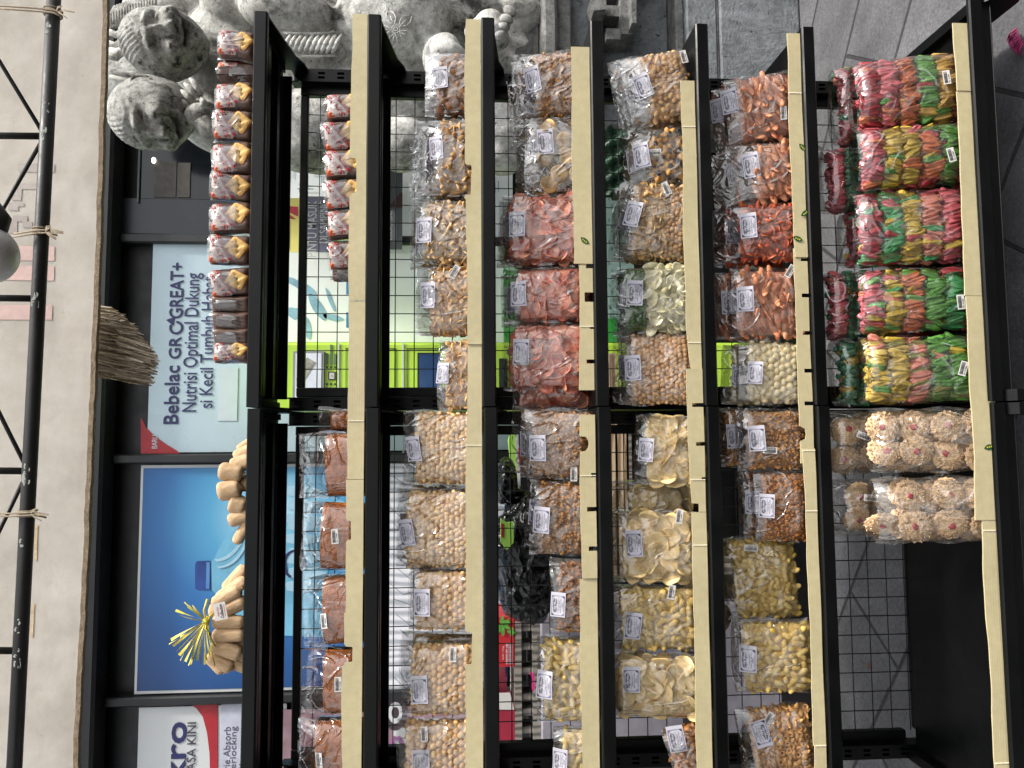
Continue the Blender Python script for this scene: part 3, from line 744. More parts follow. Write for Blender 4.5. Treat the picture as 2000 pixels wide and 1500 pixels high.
# ------------------------------------------------------------------ bags
GROUPS = 'clear snack bags lined up on the rack'
CANDY = {n: simple('wrapped_'+n, c, .38, var=.38, vs=60, bump=.4, bs=150, bd=.003) for n, c in
         dict(red='#a03036', pink='#bd5a60', orange='#bd6840', yellow='#bd9f3c', tan='#c39a50', green='#578b3c', dgreen='#3f8a50', teal='#4f8563', olive='#857f45', salmon='#c27864').items()}
CRK = simple('rice_cracker', '#dcb88e', .7, var=.2, vs=90, bump=.9, bs=210, bd=.006)
CRKR = simple('red_sugar_spot', '#a3303a', .5, var=.2, vs=90, bump=.3)
FLOSS = simple('brown_floss', '#b86210', .9, var=.5, vs=170, bump=1.0, bs=330, bd=.006)
def contents(kn, w, hc, t, seed, rows=None, par=None):
    mb = MB(); mats = []
    if kn == 'candy':
        names = []; 
        for r_ in rows:
            if r_ not in names: names.append(r_)
        mats = [CANDY[n] for n in names]; rs = np.random.RandomState(seed); nr = len(rows); rh = hc/nr
        T = [crumple(1, 1, 1, seed*7+i) for i in range(5)]
        for i, rn in enumerate(rows):
            z = hc-rh*(i+.5)
            for lay in range(3):
                x = -w/2+.008
                while x < w/2-.006:
                    V, F = T[rs.randint(5)]; d = prof(w, hc, t, x, z)
                    py = -max(d-.010, 0)+lay*.013
                    Rm = rotm(rs.normal()*.2, rs.normal()*.3, rs.uniform(0, 6.28))
                    S = np.diag([.0066*rs.uniform(.75, 1.35), .0078, rh*.47*rs.uniform(.85, 1.2)])
                    M = np.eye(4); M[:3, :3] = Rm@S; M[:3, 3] = (x+rs.normal()*.001, min(py, d), z+rs.normal()*rh*.08)
                    mi = names.index(rn) if rs.rand() < .80 else rs.randint(len(names))
                    mb.inst(V, F, [M], mi, True); x += .0098
    elif kn == 'cracker':
        mats = [CRK, CRKR]; rs = np.random.RandomState(seed); R = w*.25
        for lay in range(2):
            for j in range(4 if lay == 0 else 3):
                for i in range(2):
                    cx = (-.222+.444*i)*w+rs.normal()*.004; cz = R*1.0+j*R*1.88+rs.normal()*.004+(R*.5 if lay else 0)
                    if cz > hc: continue
                    V, F = ICO3; V = V.copy(); rad = np.hypot(V[:, 0], V[:, 2])
                    n = vnoise(V, 16, seed+lay*9+i+j*3, 2); q = np.arctan2(V[:, 2], V[:, 0])
                    k = R*(1+.05*np.sin(q*17)+.05*n); P = np.stack([V[:, 0]*k, V[:, 1]*.0055*(1+.5*n)-.003*np.cos(rad*2), V[:, 2]*k], 1)
                    Rm = rotm(rs.normal()*.16+.05, 0, rs.normal()*.2)@rotm(0, rs.uniform(0, 6.28), 0)
                    yy = -max(prof(w, hc, t, cx, cz)-.012, 0)+lay*.030+(.006 if (i+j) % 2 else 0)
                    M = M4(Rm, 1, (cx, yy, cz)); mb.inst(P, F, [M], 0)
                    # bumps of puffed rice
                    Pb = []
                    for _ in range(70):
                        a = rs.uniform(0, 6.28); r_ = R*math.sqrt(rs.rand())*.97
                        p = np.array([r_*math.cos(a), -.0058-.002*math.cos(r_/R*2), r_*math.sin(a)]); Pb.append(M@M4(rotm(*rs.uniform(0, 6, 3)), (.0036, .0012, .0018), p))
                    mb.inst(ICO0[0], ICO0[1], Pb, 0)
                    V2, F2 = lump(1, .3, seed+i+j, ICO1, 3); mb.inst(V2*np.array([R*.2, .0028, R*.22]), F2, [M@M4(np.eye(3), 1, (rs.normal()*.003, -.0085, rs.normal()*.003))], 1)
    elif kn == 'floss':
        mats = [FLOSS]; nx, nz = 36, 30; V = []; rs = np.random.RandomState(seed)
        for s in (-1, 1):
            G = np.array([((i/nx-.5)*w*.97, 0, .002+(hc-.002)*j/nz) for j in range(nz+1) for i in range(nx+1)])
            n = vnoise(G, 150, seed, 3)
            for q, (x, _, z) in enumerate(G):
                V.append((x, s*(prof(w, hc+.03, t, x, z)*.97)+.0012*n[q]*s, z*(1+.004*n[q])))
        m = (nx+1)*(nz+1); F = []
        for s in (0, 1):
            for j in range(nz):
                for i in range(nx):
                    a = s*m+j*(nx+1)+i; f = (a, a+1, a+nx+2, a+nx+1); F.append(f if not s else f[::-1])
        for i in range(nx):
            a = nz*(nx+1)+i; F.append((a, a+1, m+a+1, m+a))
        mb.add(V, F, 0, True)
    elif kn == 'mix':
        mats = [KINDS['tanchip']['mat'], KINDS['palenut']['mat'], KINDS['almond']['mat']]
        pack('smallnut', w, hc, t, seed, mb=mb, mi=2, z1=hc*.5, x1=.0); pack('palenut', w, hc, t, seed+1, mb=mb, mi=2, x0=0, z1=hc*.45)
        pack('flat', w, hc, t, seed+2, mb=mb, mi=0, z0=hc*.45); pack('brownnut', w, hc, t, seed+3, mb=mb, mi=2, x0=.015, z0=hc*.6)
        core(mb, w, hc, t, 0, .45)
    elif kn == 'greenmix':
        mats = [KINDS['paleleaf']['mat'], KINDS['greenpea']['mat']]
        pack('paleleaf', w, hc*.74, t, seed, mb=mb, mi=0); pack('greenpea', w, hc, t, seed+1, mb=mb, mi=1, z0=hc*.70)
        core(mb, w, hc*.72, t, 0, .6)
    else:
        K = KINDS[kn]; mats = [K['mat']]; pack(kn, w, hc, t, seed, mb=mb)
        if kn == 'flower':
            mats.append(CHOC); V, F = lump(1, .35, 3, ICO1, 4); base = mb.V[0]; n = len(K['t'][0][0]); 
            Ms = []
            for q in range(len(base)//n):
                blk = base[q*n:(q+1)*n]; c = blk.mean(0); mb.inst(V*np.array([.0075, .0028, .0065]), F, [M4(rotm(0, q*1.3, 0), 1, (c[0], blk[:, 1].min()+.0022, c[2]))], 1)
        if kn not in ('tanchip', 'flower', 'emping', 'dome'): core(mb, w, hc, t, 0, .42 if 'cluster' in kn else .62)
    return mb.build('contents', mats, par)

BAGS = []
_cm = {}
def bag(k, y0, y1, xt, xc, kn, label, lab=None, bar=None, t=.05, Y=None, tilt=0.0, lean=6.0, yaw=0.0, seed=None, rows=None,
        behind=(), cat='snack bag', name='snack_bag', zb=None, film=None, sink=0.0, flap=None):
    t = t if t else .05
    yf = yfront(k); Y = (yf+.0155+t/2+(.019 if k == 7 else .011)) if Y is None else Y
    Yf = Y-t/2*.8; seed = seed or (k*100+int(y0)//7)
    rj = random.Random(seed*31+7); tilt += rj.uniform(-1.6, 1.6); yaw += rj.uniform(-5, 5); lean += rj.uniform(-1, 2)
    zs = ZS[k]-(.0535 if k == 7 else .0005) if zb is None else zb
    a, b = at(xc+40, y1, Yf), at(xc+40, y0, Yf)
    w = abs(b.x-a.x)*.975; cx = (a.x+b.x)/2
    lr = math.radians(lean); h = hc = .15
    for _ in range(12):
        h = (at(xt, (y0+y1)/2, Y+h*math.sin(lr)).z-zs)/math.cos(lr); hc = (at(xc, (y0+y1)/2, Yf+hc*math.sin(lr)).z-zs)/math.cos(lr)
    hc = max(.03, hc); h = max(h, hc+.012)
    o = thing(name, label, cat, (cx, Y, zs+.0006), (-lr if False else lr*-1, math.radians(tilt), math.radians(yaw)), GROUPS)
    o.rotation_euler = (-lr, math.radians(tilt), math.radians(yaw))
    contents(kn, w, hc, t, seed, rows, o)
    pf = {'candy': .016, 'cracker': .028, 'orangestick': .012, 'redchip': .014, 'emping': .014, 'floss': .004}.get(kn, .006)
    film_mesh(w*1.01, h, hc+.008, t+pf, seed).build('film', film or (FILM_FAINT_SHEEN if kn == 'candy' else FILM), o)
    def stick_on(me, nm, px, py, ang, sc=1.0):
        z = .1
        for _ in range(10): p = at(px, py, Yf+z*math.sin(lr))-Vector((cx, 0, zs)); x, z = p.x, p.z/math.cos(lr)
        q = math.radians(-tilt); x, z = x*math.cos(q)+z*math.sin(q), -x*math.sin(q)+z*math.cos(q)
        x = max(-w/2+.01, min(w/2-.01, x))
        hp = max(prof(w, hc, t, x+dx, z+dz) for dx in (-.012, 0, .012) for dz in (-.01, .01))
        up, dn = prof(w, hc, t, x, z+.015), prof(w, hc, t, x, z-.015)
        s = bpy.data.objects.new(nm, me); COL.objects.link(s); s.parent = o
        s.location = (x, -hp-.0022-pf/2, z); s.rotation_euler = (max(-.5, min(0, -(dn-up)/.03*.6)), math.radians(ang), 0); s.scale = (sc,)*3
    if lab: stick_on(LABELS[(seed or 0) % 4], 'label', lab[0], lab[1], lab[2] if len(lab) > 2 else 0, lab[3] if len(lab) > 3 else 1)
    if bar: stick_on(BAR_ME, 'barcode_sticker', bar[0], bar[1], bar[2] if len(bar) > 2 else 0)
    BAGS.append(o)
    for i, (dx, dy, dz, dt, lb) in enumerate(behind):
        r = o.copy(); COL.objects.link(r); r.location = (cx+dx, Y+dy, zs+.0006+dz); r.rotation_euler = (-lr, math.radians(tilt+dt), math.radians(yaw)); r['label'] = lb
        for ch in o.children:
            if ch.name.startswith('barcode'): continue
            c = ch.copy(); COL.objects.link(c); c.parent = r
    return o

def bh(desc, n=1, dx=.004, dy=.050, dz=.006, dt=1.0):
    W_ = ('second', 'third', 'fourth')
    return [((-1)**i*dx*(1+i), dy*(i+1), dz*(i+1), dt*(-1)**i, '%s bag back in the file of %s' % (W_[i], desc)) for i in range(n)]

# --- third shelf row
bag(3, 96, 214, 833, 851, 'dome', 'clear bag of brown glossy dome nuts, right end of the upper bag row', (862, 157, -4, .92), t=.035, lean=3, behind=bh('brown dome nuts', 1, .003, .04, .002))
bag(3, 226, 376, 815, 858, 'tanstick', 'clear bag of tan shredded sticks next to the brown dome nuts', (855, 292, -3, .92), t=.045, lean=5, tilt=2, behind=bh('tan shredded sticks', 2, .004, .045, .012))
bag(3, 386, 511, 803, 824, 'flake', 'clear bag of pale flat flakes between tan sticks and tan discs', (831, 454, 1), t=.05, behind=bh('pale flat flakes', 1, -.006, .055, .004))
bag(3, 516, 652, 812, 844, 'flat', 'clear bag of tan discs with a slanted price sticker at its top', (838, 578, 1), (891, 532, 30), t=.05, behind=bh('tan discs', 1, .006, .055, .004))
bag(3, 662, 800, 860, 868, 'flat', 'low clear bag of brown discs beside the rack joint', (868, 731, 3, .8), t=.05, behind=bh('brown discs', 1, .004, .055, -.002))
bag(3, 803, 950, 790, 812, 'palenut', 'clear bag of cream long nuts just left of the rack joint', (812, 877, -8, .95), t=.055, seed=331, behind=bh('cream long nuts by the joint', 1, -.004, .06, .004))
bag(3, 957, 1116, 776, 797, 'palenut', 'wide clear bag of cream nuts, fullest bag of its shelf', (800, 1040, -9), t=.06, tilt=1.5, seed=332, behind=bh('cream nuts in the fullest bag', 1, .004, .06, .002))
bag(3, 1116, 1236, 800, 815, 'ball', 'clear bag of round tan balls with label low at its middle', (828, 1177, 0), t=.05, behind=bh('round tan balls', 1, .002, .06, .0))
bag(3, 1257, 1406, 782, 805, 'ball', 'clear bag of tan balls with two price stickers at its corner', (824, 1345, -3), (889, 1277, 3), t=.055, seed=341, behind=bh('tan balls with price stickers', 1, .002, .06, .002))
bag(3, 1412, 1552, 777, 795, 'ball', 'clear bag of tan balls with a price sticker on its upper edge', (826, 1490, 0), (832, 1432, -2), t=.055, seed=345)
# --- fourth shelf row
bag(4, 86, 214, 1008, 1048, 'cluster', 'clear bag of brown clusters at the right end of its shelf', (1043, 158, -5), t=.055, tilt=-5, behind=bh('brown clusters at the right end', 2, .006, .05, .006))
bag(4, 222, 367, 1025, 1042, 'tanchip', 'half empty clear bag of a few round tan wafers', (1067, 281, -4), t=.045, lean=5, behind=[(.004, .05, .016, 2, 'bag standing behind the half empty bag of tan wafers')])
bag(4, 370, 510, 980, 1000, 'redchip', 'clear bag of red edged chips nearest the leaf sticker', (1014, 443, -1), t=.06, seed=401, behind=bh('red edged chips by the leaf sticker', 1, .004, .06, .006))
bag(4, 514, 622, 985, 1008, 'redchip', 'narrow clear bag of dark red chips, middle of three', (1016, 578, 0), t=.055, seed=402, behind=bh('dark red chips', 1, -.004, .06, .004))
bag(4, 626, 762, 985, 1003, 'redchip', 'clear bag of red edged chips, leftmost of the three', (1022, 690, 2), t=.065, seed=403)
bag(4, 700, 798, 1004, 1012, 'redchip', 'clear bag of red chips tucked behind the leftmost red chip bag', None, t=.05, seed=404, Y=.11)
bag(4, 800, 938, 1018, 1044, 'cluster', 'clear bag of brown clusters with price sticker beside the rack joint', (1053, 875, -2), (1124, 925, 0), t=.05, seed=411, behind=bh('brown clusters beside the rack joint', 1, .006, .055, .018))
bag(4, 942, 1090, 1035, 1053, 'cluster', 'clear bag of brown clusters between two others, label tilted', (1060, 1015, 3), t=.05, seed=412, behind=bh('brown clusters with tilted label', 1, .008, .055, .006))
bag(4, 1095, 1240, 1079, 1087, 'darkcluster', 'low slumped clear bag of dark brown curls', (1091, 1181, 3, .9), t=.05, lean=4)
bag(4, 1250, 1420, 1052, 1062, 'finger', 'large clear bag of yellow fingers on the shelf above the pale chips', (1067, 1336, 3), t=.07, tilt=-1)
bag(4, 1425, 1570, 1089, 1096, 'finger', 'yellow finger snack bag cut off by the left frame edge', (1096, 1482, 3, .9), t=.055, seed=433)
# --- fifth shelf row
bag(5, 84, 226, 1222, 1262, 'almond', 'clear bag of tan split nuts leaning at the right end', (1257, 172, -8), (1337, 112, -3), t=.045, tilt=-9, lean=4, behind=bh('tan split nuts', 3, .0065, .018, .0065, .6))
bag(5, 238, 354, 1228, 1252, 'flower', 'clear bag of flower cookies with dark centres', (1254, 307, -6), (1279, 300, -88), t=.045, tilt=-2, behind=bh('flower cookies', 1, .004, .05, .004))
bag(5, 357, 508, 1205, 1240, 'mix', 'clear bag of mixed nuts and crackers with tilted price sticker', (1237, 420, 12), (1302, 370, -28), t=.055, tilt=3, behind=bh('mixed nuts and crackers', 1, .002, .055, .004))
bag(5, 514, 640, 1212, 1221, 'greenmix', 'clear bag of pale leaf crisps with green peas on top', (1241, 575, 5), t=.05, behind=bh('pale leaf crisps', 1, -.002, .055, .004))
bag(5, 645, 790, 1208, 1234, 'smallnut', 'clear bag of small tan nuts next to the green pea mix', (1238, 721, -1), t=.055, behind=bh('small tan nuts', 1, .004, .055, .003))
bag(5, 812, 950, 1250, 1256, 'emping', 'clear bag of pale wafer chips just left of the rack joint', (1263, 880, 4, .9), t=.05, tilt=3, lean=7, seed=531)
bag(5, 940, 1030, 1196, 1222, 'emping', 'shadowed bag of wafer chips wedged sideways between two pale chip bags', None, t=.06, Y=.13, seed=532)
bag(5, 1002, 1144, 1196, 1214, 'emping', 'clear bag of pale wafer chips with price sticker on its upper corner', (1240, 1062, -4), (1330, 1002, 8), t=.06, seed=533)
bag(5, 1146, 1280, 1202, 1211, 'finger', 'clear bag of yellow fingers between two pale chip bags', (1238, 1220, 7), (1313, 1153, 10), t=.06, seed=534)
bag(5, 1284, 1414, 1206, 1213, 'emping', 'clear bag of pale wafer chips with a large bright crease', (1234, 1322, 0), t=.055, seed=535)
bag(5, 1416, 1530, 1310, 1320, 'darkmac', 'low clear bag of brown macaroni slumping to the left', (1322, 1440, 4), t=.05, tilt=-14, seed=536)
# --- sixth shelf row
bag(6, 130, 262, 1415, 1442, 'orangestick', 'clear bag of orange sticks at the right end of the lower shelf', (1427, 200, -3), (1531, 222, 4), t=.05, tilt=-7, lean=7, behind=bh('orange sticks at the right end', 1, .003, .06, .006))
bag(6, 268, 386, 1422, 1476, 'orangestick', 'clear bag of orange sticks with a low tilted label', (1468, 326, -4), t=.05, tilt=-2, lean=7, seed=612, behind=bh('orange sticks with a low label', 1, .003, .07, .012))
bag(6, 392, 504, 1417, 1457, 'orangecurl', 'clear bag of orange curls under bright wrinkled film', (1462, 444, -3), t=.055, lean=7, behind=bh('orange curls', 1, .003, .07, .010))
bag(6, 520, 660, 1425, 1444, 'orangestick', 'clear bag of orange sticks fanned upright, price sticker at its corner', (1455, 587, -3), (1543, 531, 30), t=.055, lean=7, seed=614, behind=bh('orange sticks fanned upright', 1, .003, .07, .012))
bag(6, 664, 790, 1440, 1466, 'whiteball', 'clear bag of round off white balls', (1475, 730, 3, .9), t=.055, lean=8, tilt=1, behind=bh('off white balls', 1, -.003, .07, .012))
bag(6, 796, 918, 1440, 1468, 'cluster', 'clear bag of golden clusters with vertical price sticker by the rack joint', (1478, 858, -2), (1503, 880, -85), t=.05, lean=7, seed=631, behind=bh('golden clusters', 1, .003, .08, .022))
bag(6, 920, 1062, 1478, 1490, 'orangecluster', 'clear bag of bright orange brown crunch', (1498, 988, 3, .92), t=.05, lean=8, behind=[(.006, .06, .008, -2, 'bag standing behind the bright orange brown crunch')])
bag(6, 1048, 1214, 1422, 1432, 'finger', 'yellow finger bag turned and leaning back without a visible label', None, (1470, 1070, -85), t=.065, Y=.10, tilt=-4, lean=10, seed=633, zb=ZS[6]+.012)
bag(6, 1216, 1364, 1438, 1452, 'finger', 'full clear bag of yellow fingers on the lower shelf', (1462, 1285, 3), t=.065, lean=8, seed=634)
bag(6, 1378, 1520, 1444, 1470, 'ringmac', 'clear bag of tan macaroni rings with crossed label and sticker', (1487, 1428, 170), (1503, 1402, 38), t=.055, tilt=-5, lean=8, Y=.07, seed=635)
# --- bottom shelf: wrapped candy coloured crackers and round rice crackers
bag(7, 80, 218, 1672, 1688, 'candy', 'large bag of wrapped crackers in rows of red, orange, green and tan', None, (1849, 160, -3), t=.085, lean=13, rows=['red', 'pink', 'orange', 'green', 'tan', 'red'], seed=701)
bag(7, 224, 344, 1680, 1696, 'candy', 'large bag of wrapped crackers, yellow above orange and green', None, (1858, 308, -12), t=.085, lean=13, rows=['pink', 'yellow', 'yellow', 'orange', 'green', 'red'], seed=702)
bag(7, 350, 500, 1680, 1692, 'candy', 'large bag of wrapped crackers with green second row and salmon below', None, None, t=.085, lean=13, rows=['red', 'dgreen', 'yellow', 'salmon', 'pink', 'red'], seed=703)
bag(7, 508, 636, 1680, 1694, 'candy', 'large bag of wrapped crackers, red, yellow, orange, green, then red rows', None, (1878, 593, -3), t=.085, lean=13, rows=['pink', 'yellow', 'orange', 'green', 'dgreen', 'red'], seed=704)
bag(7, 648, 782, 1695, 1706, 'candy', 'large bag of wrapped crackers, yellow and salmon over bright green', None, (1882, 722, 17), t=.085, lean=13, rows=['yellow', 'yellow', 'salmon', 'green', 'green', 'olive'], seed=705)
bag(7, 795, 924, 1710, 1722, 'cracker', 'large bag of round rice crackers beside the candy coloured bags', None, None, t=.064, lean=13, seed=706)
bag(7, 930, 1064, 1716, 1730, 'cracker', 'large bag of round rice crackers beside the empty shelf end', None, None, t=.064, lean=13, seed=707, tilt=-2)
for (y0, y1, xt, nm, rows, sd) in ((108, 262, 1640, 'reddish bag of wrapped crackers in the back file at the right end', ['pink', 'teal', 'dgreen', 'olive', 'red', 'salmon', 'olive'], 711),
        (268, 398, 1616, 'reddish green bag of wrapped crackers leaning out in the back file', ['pink', 'teal', 'dgreen', 'olive', 'red', 'salmon', 'olive'], 712),
        (402, 512, 1655, 'low bag of wrapped crackers in the back file', ['pink', 'teal', 'dgreen', 'yellow', 'salmon', 'red', 'olive'], 713),
        (516, 652, 1618, 'dark green topped bag of wrapped crackers in the back file', ['pink', 'teal', 'dgreen', 'yellow', 'salmon', 'red', 'olive'], 714),
        (654, 788, 1640, 'green and yellow bag of wrapped crackers behind by the rack joint', ['teal', 'dgreen', 'yellow', 'yellow', 'salmon', 'olive', 'red'], 715)):
    bag(7, y0, y1, xt, xt+10, 'candy', nm, None, None, t=.08, lean=8, Y=.06, rows=rows, seed=sd)
bag(7, 802, 930, 1622, 1636, 'cracker', 'bag of rice crackers seen behind, left of the rack joint', None, (1682, 850, -70), t=.085, lean=8, Y=.06, seed=716)
bag(7, 936, 1052, 1636, 1648, 'cracker', 'bag of rice crackers seen behind, next to the bare wire', None, (1695, 968, -85), t=.085, lean=8, Y=.06, seed=717)
# --- brown floss blocks on the second shelf
FB = 'brown floss bags with long clear flaps'
for (y0, y1, xt, xc, lb, br, sd, Y, tl) in ((798, 846, 622, 648, 'brown floss bag half hidden behind the first floss bag at the joint', None, 801, .10, 0),
        (842, 972, 584, 638, 'long clear bag of brown floss nearest the rack joint', None, 802, None, 0),
        (982, 1118, 590, 628, 'clear bag of brown floss with price sticker facing front', (657, 1048, -6), 803, None, 2),
        (1124, 1262, 596, 632, 'clear bag of brown floss with crushed corner and sticker at its top', (636, 1213, -5), 804, None, -2),
        (1270, 1404, 592, 634, 'smooth sided clear bag of brown floss, sticker half below the board', (664, 1332, -2), 805, None, 0),
        (1408, 1540, 584, 618, 'clear bag of reddish floss at the left frame edge', (627, 1477, -4), 806, None, -1)):
    bag(2, y0, y1, xt, xc, 'floss', lb, None, br, t=.07, lean=2, Y=Y, tilt=tl, seed=sd, film=FILM_SOFT_SHEEN)

# ------------------------------------------------------------------ cracker packs with printed wrappers
WR = simple('dark_wrapper', '#5c4438', .32, var=.25, vs=30, bump=.35, bs=60)
WHT = simple('wrapper_white', '#b5a69f', .35, var=.06, bump=.2)
REDP = simple('wrapper_red', '#b5242e', .35, bump=0)
ORG = simple('wrapper_orange', '#c4542f', .4, bump=0)
CRA = simple('cracker_print', '#e2b468', .5, var=.28, vs=120, bump=.2)
CRE = simple('cracker_edge_print', '#b96a2a', .5, bump=0)
def pack_meshes():
    w, h, d = .066, .088, .045
    mb = MB(); nx, nz = 14, 16; V = []
    for s in (-1, 1):
        for j in range(nz+1):
            for i in range(nx+1):
                x, z = (i/nx-.5), j/nz; e = (1-abs(2*x)**10)**.5*(1-abs(2*z-1)**12)**.5
                V.append((x*w*(1+.03*math.sin(z*9)), s*(d/2*e+.001)+.0012*math.sin(x*31+z*17)*e, z*h))
    m = (nx+1)*(nz+1); F = []
    for s in (0, 1):
        for j in range(nz):
            for i in range(nx):
                a = s*m+j*(nx+1)+i; f = (a, a+1, a+nx+2, a+nx+1); F.append(f if not s else f[::-1])
    mb.add(V, F, 0, True)
    wrap = mb.mesh('wrapper', WR)
    def f(x, z, q=0.0):      # x,z in 0..1 of face
        xx = x-.5; e = (1-abs(2*xx)**10)**.5*(1-abs(2*z-1)**12)**.5
        return (xx*w, -(d/2*e+.0022)-q+.0012*math.sin(xx*31+z*17)*e, z*h)
    def poly(mb, P, mi, q):  # subdivide polygon by fan of strips for curvature
        P = [np.array(p) for p in P]; c = sum(P)/len(P); n = len(P); K = 8; V = [f(*c, q)]; F = []
        ring0 = None
        for k in range(1, K+1):
            for i in range(n):
                for t_ in (0, .5):
                    p = P[i]*(1-t_)+P[(i+1) % n]*t_; r = c+(p-c)*k/K; V.append(f(*r, q))
        M = 2*n
        for i in range(M): F.append((0, 1+i, 1+(i+1) % M))
        for k in range(1, K):
            for i in range(M): F.append((1+(k-1)*M+i, 1+k*M+i, 1+k*M+(i+1) % M, 1+(k-1)*M+(i+1) % M))
        mb.add(V, F, mi, True)
    mb = MB()
    poly(mb, [(.03, .955), (.03, .50), (.10, .46), (.97, .83), (.97, .955)], 0, 0)
    poly(mb, [(.10, .46), (.11, .425), (.97, .79), (.97, .83)][::-1], 1, .0002)
    poly(mb, [(.12, .405), (.13, .385), (.97, .75), (.97, .77)][::-1], 1, .0002)
    poly(mb, [(.03, .965), (.03, .79), (.12, .82), (.20, .90), (.26, .965)], 2, .0004)
    a = math.atan2(.37, .87)
    V2, F2 = text_geo('Superco', .014); lo, hi = V2.min(0), V2.max(0)
    V2 = (V2-lo)/(hi-lo)*np.array([.90, .19])
    mb.add([f(.08+x*math.cos(.40)*1.0-y*.42, .49+x*.40+y*.93, .0006) for x, y in V2], F2, 1)
    prt = mb.mesh('wrapper_print', [WHT, REDP, ORG])
    mb = MB(); c, s = math.cos(.62), math.sin(.62)
    def rr(k): 
        P = []
        for (cx, cy) in ((1, 1), (-1, 1), (-1, -1), (1, -1)):
            a0 = math.atan2(cy, cx)
            for q in (-.5, 0, .5): P.append((cx*.72+.28*math.cos(a0+q), cy*.72+.28*math.sin(a0+q)))
        return [(.57+(x*c*.31+y*s*.29)*k, .315+(-x*s*.23+y*c*.245)*k) for x, y in P]
    poly(mb, rr(1.0), 1, .0004); poly(mb, rr(.93), 0, .0008)
    tx, tf = text_geo('PREMI', .03); lo, hi = tx.min(0), tx.max(0); tx = (tx-lo)/(hi-lo)*np.array([.13, .035])
    mb.add([f(.48+x, .28+y, .0012) for x, y in tx], tf, 2)
    cr = mb.mesh('cracker_picture', [CRA, CRE, simple('print_ink', '#7d6736', .5, bump=0)])
    return wrap, prt, cr
PW, PP, PC = pack_meshes()
def outer_film(w, h, d, seed):
    return film_mesh(w*1.03, h*1.05, h*.93, d*1.12, seed, 18, 22, .0008)
_of = [outer_film(.066, .088, .045, 900+i).mesh('film', FILM_FAINT_SHEEN) for i in range(3)]
def cracker_pack(k, y0, y1, xt, label, ang=0, yaw=0, Y=.035, zb=None, side=False):
    s = (at(450, y1, Y-.02).x-at(450, y0, Y-.02).x); w = abs(s); cx = (at(450, y1, Y-.02).x+at(450, y0, Y-.02).x)/2
    z0 = ZS[k]-.0005 if zb is None else zb; h = at(xt, (y0+y1)/2, Y-.02).z-z0
    t = thing('cracker_pack', label, 'cracker pack', (cx, Y, z0+.0008), (0, math.radians(ang), math.radians(yaw)), 'cracker packs with red lettering')
    sx, sz = w/.0685, h/.0905
    for nm, me in (('wrapper', PW), ('wrapper_print', PP), ('cracker_picture', PC), ('film', _of[int(y0) % 3])):
        o = bpy.data.objects.new(nm, me); COL.objects.link(o); o.parent = t; o.scale = (sx, 1, sz)
    return t
L1 = ['cracker pack at the right end of the top shelf', None, 'second front cracker pack from the right on the top shelf', 'third front cracker pack from the right on the top shelf', 'fourth cracker pack from the right on the top shelf',
      'cracker pack on the top shelf, four in from its dark stack', 'cracker pack on the top shelf, three in from its dark stack', 'top shelf cracker pack right before the last one facing front', 'last forward facing cracker pack beside the dark stacked packs']
spec1 = [(60, 112, 424), (155, 213, 418), (213, 271, 414), (271, 337, 412), (338, 392, 408), (391, 452, 408), (458, 517, 404), (517, 572, 407)]
n1 = [x for x in L1 if x]
for i, (a, b, xt) in enumerate(spec1): cracker_pack(1, a, b, xt, n1[i], (5, -6, 3, -7, 6, -4, 3, -6)[i], (0, 12, -9, 8, -13, 10, -4, -10)[i])
cracker_pack(1, 108, 160, 424, 'cracker pack turned back, in the gap after the right end pack', 2, 55, Y=.07)
for i, (a, b) in enumerate(((572, 606), (604, 640), (636, 672), (668, 708))):
    cracker_pack(1, a, b, 408+i*2, ('cracker pack turned edge on, first in the dark stack', 'edge on cracker pack, second in the dark stack', 'edge on cracker pack, third in the dark stack', 'cracker pack closing the dark stack, picture showing at its edge')[i], 0, 160 if i < 3 else 8, Y=.045)
spec2 = [(172, 224, 634), (222, 280, 628), (282, 340, 632), (340, 399, 632), (401, 458, 636), (461, 516, 638)]
n2 = ['rightmost cracker pack on the second shelf', 'second cracker pack from the right behind the long board', 'cracker pack just right of the rounded board notch', 'cracker pack showing through the rounded board notch', 'cracker pack just left of the board notch', 'leftmost cracker pack of the second shelf in loose film']
for i, (a, b, xt) in enumerate(spec2): cracker_pack(2, a, b, xt, n2[i], (-5, -6, -5, -4, -6, -5)[i], (6, -10, 8, -6, 11, -8)[i], Y=.042)
cracker_pack(2, 512, 546, 645, 'cracker pack edge on at the left end of the second shelf row', -3, 150, Y=.06)

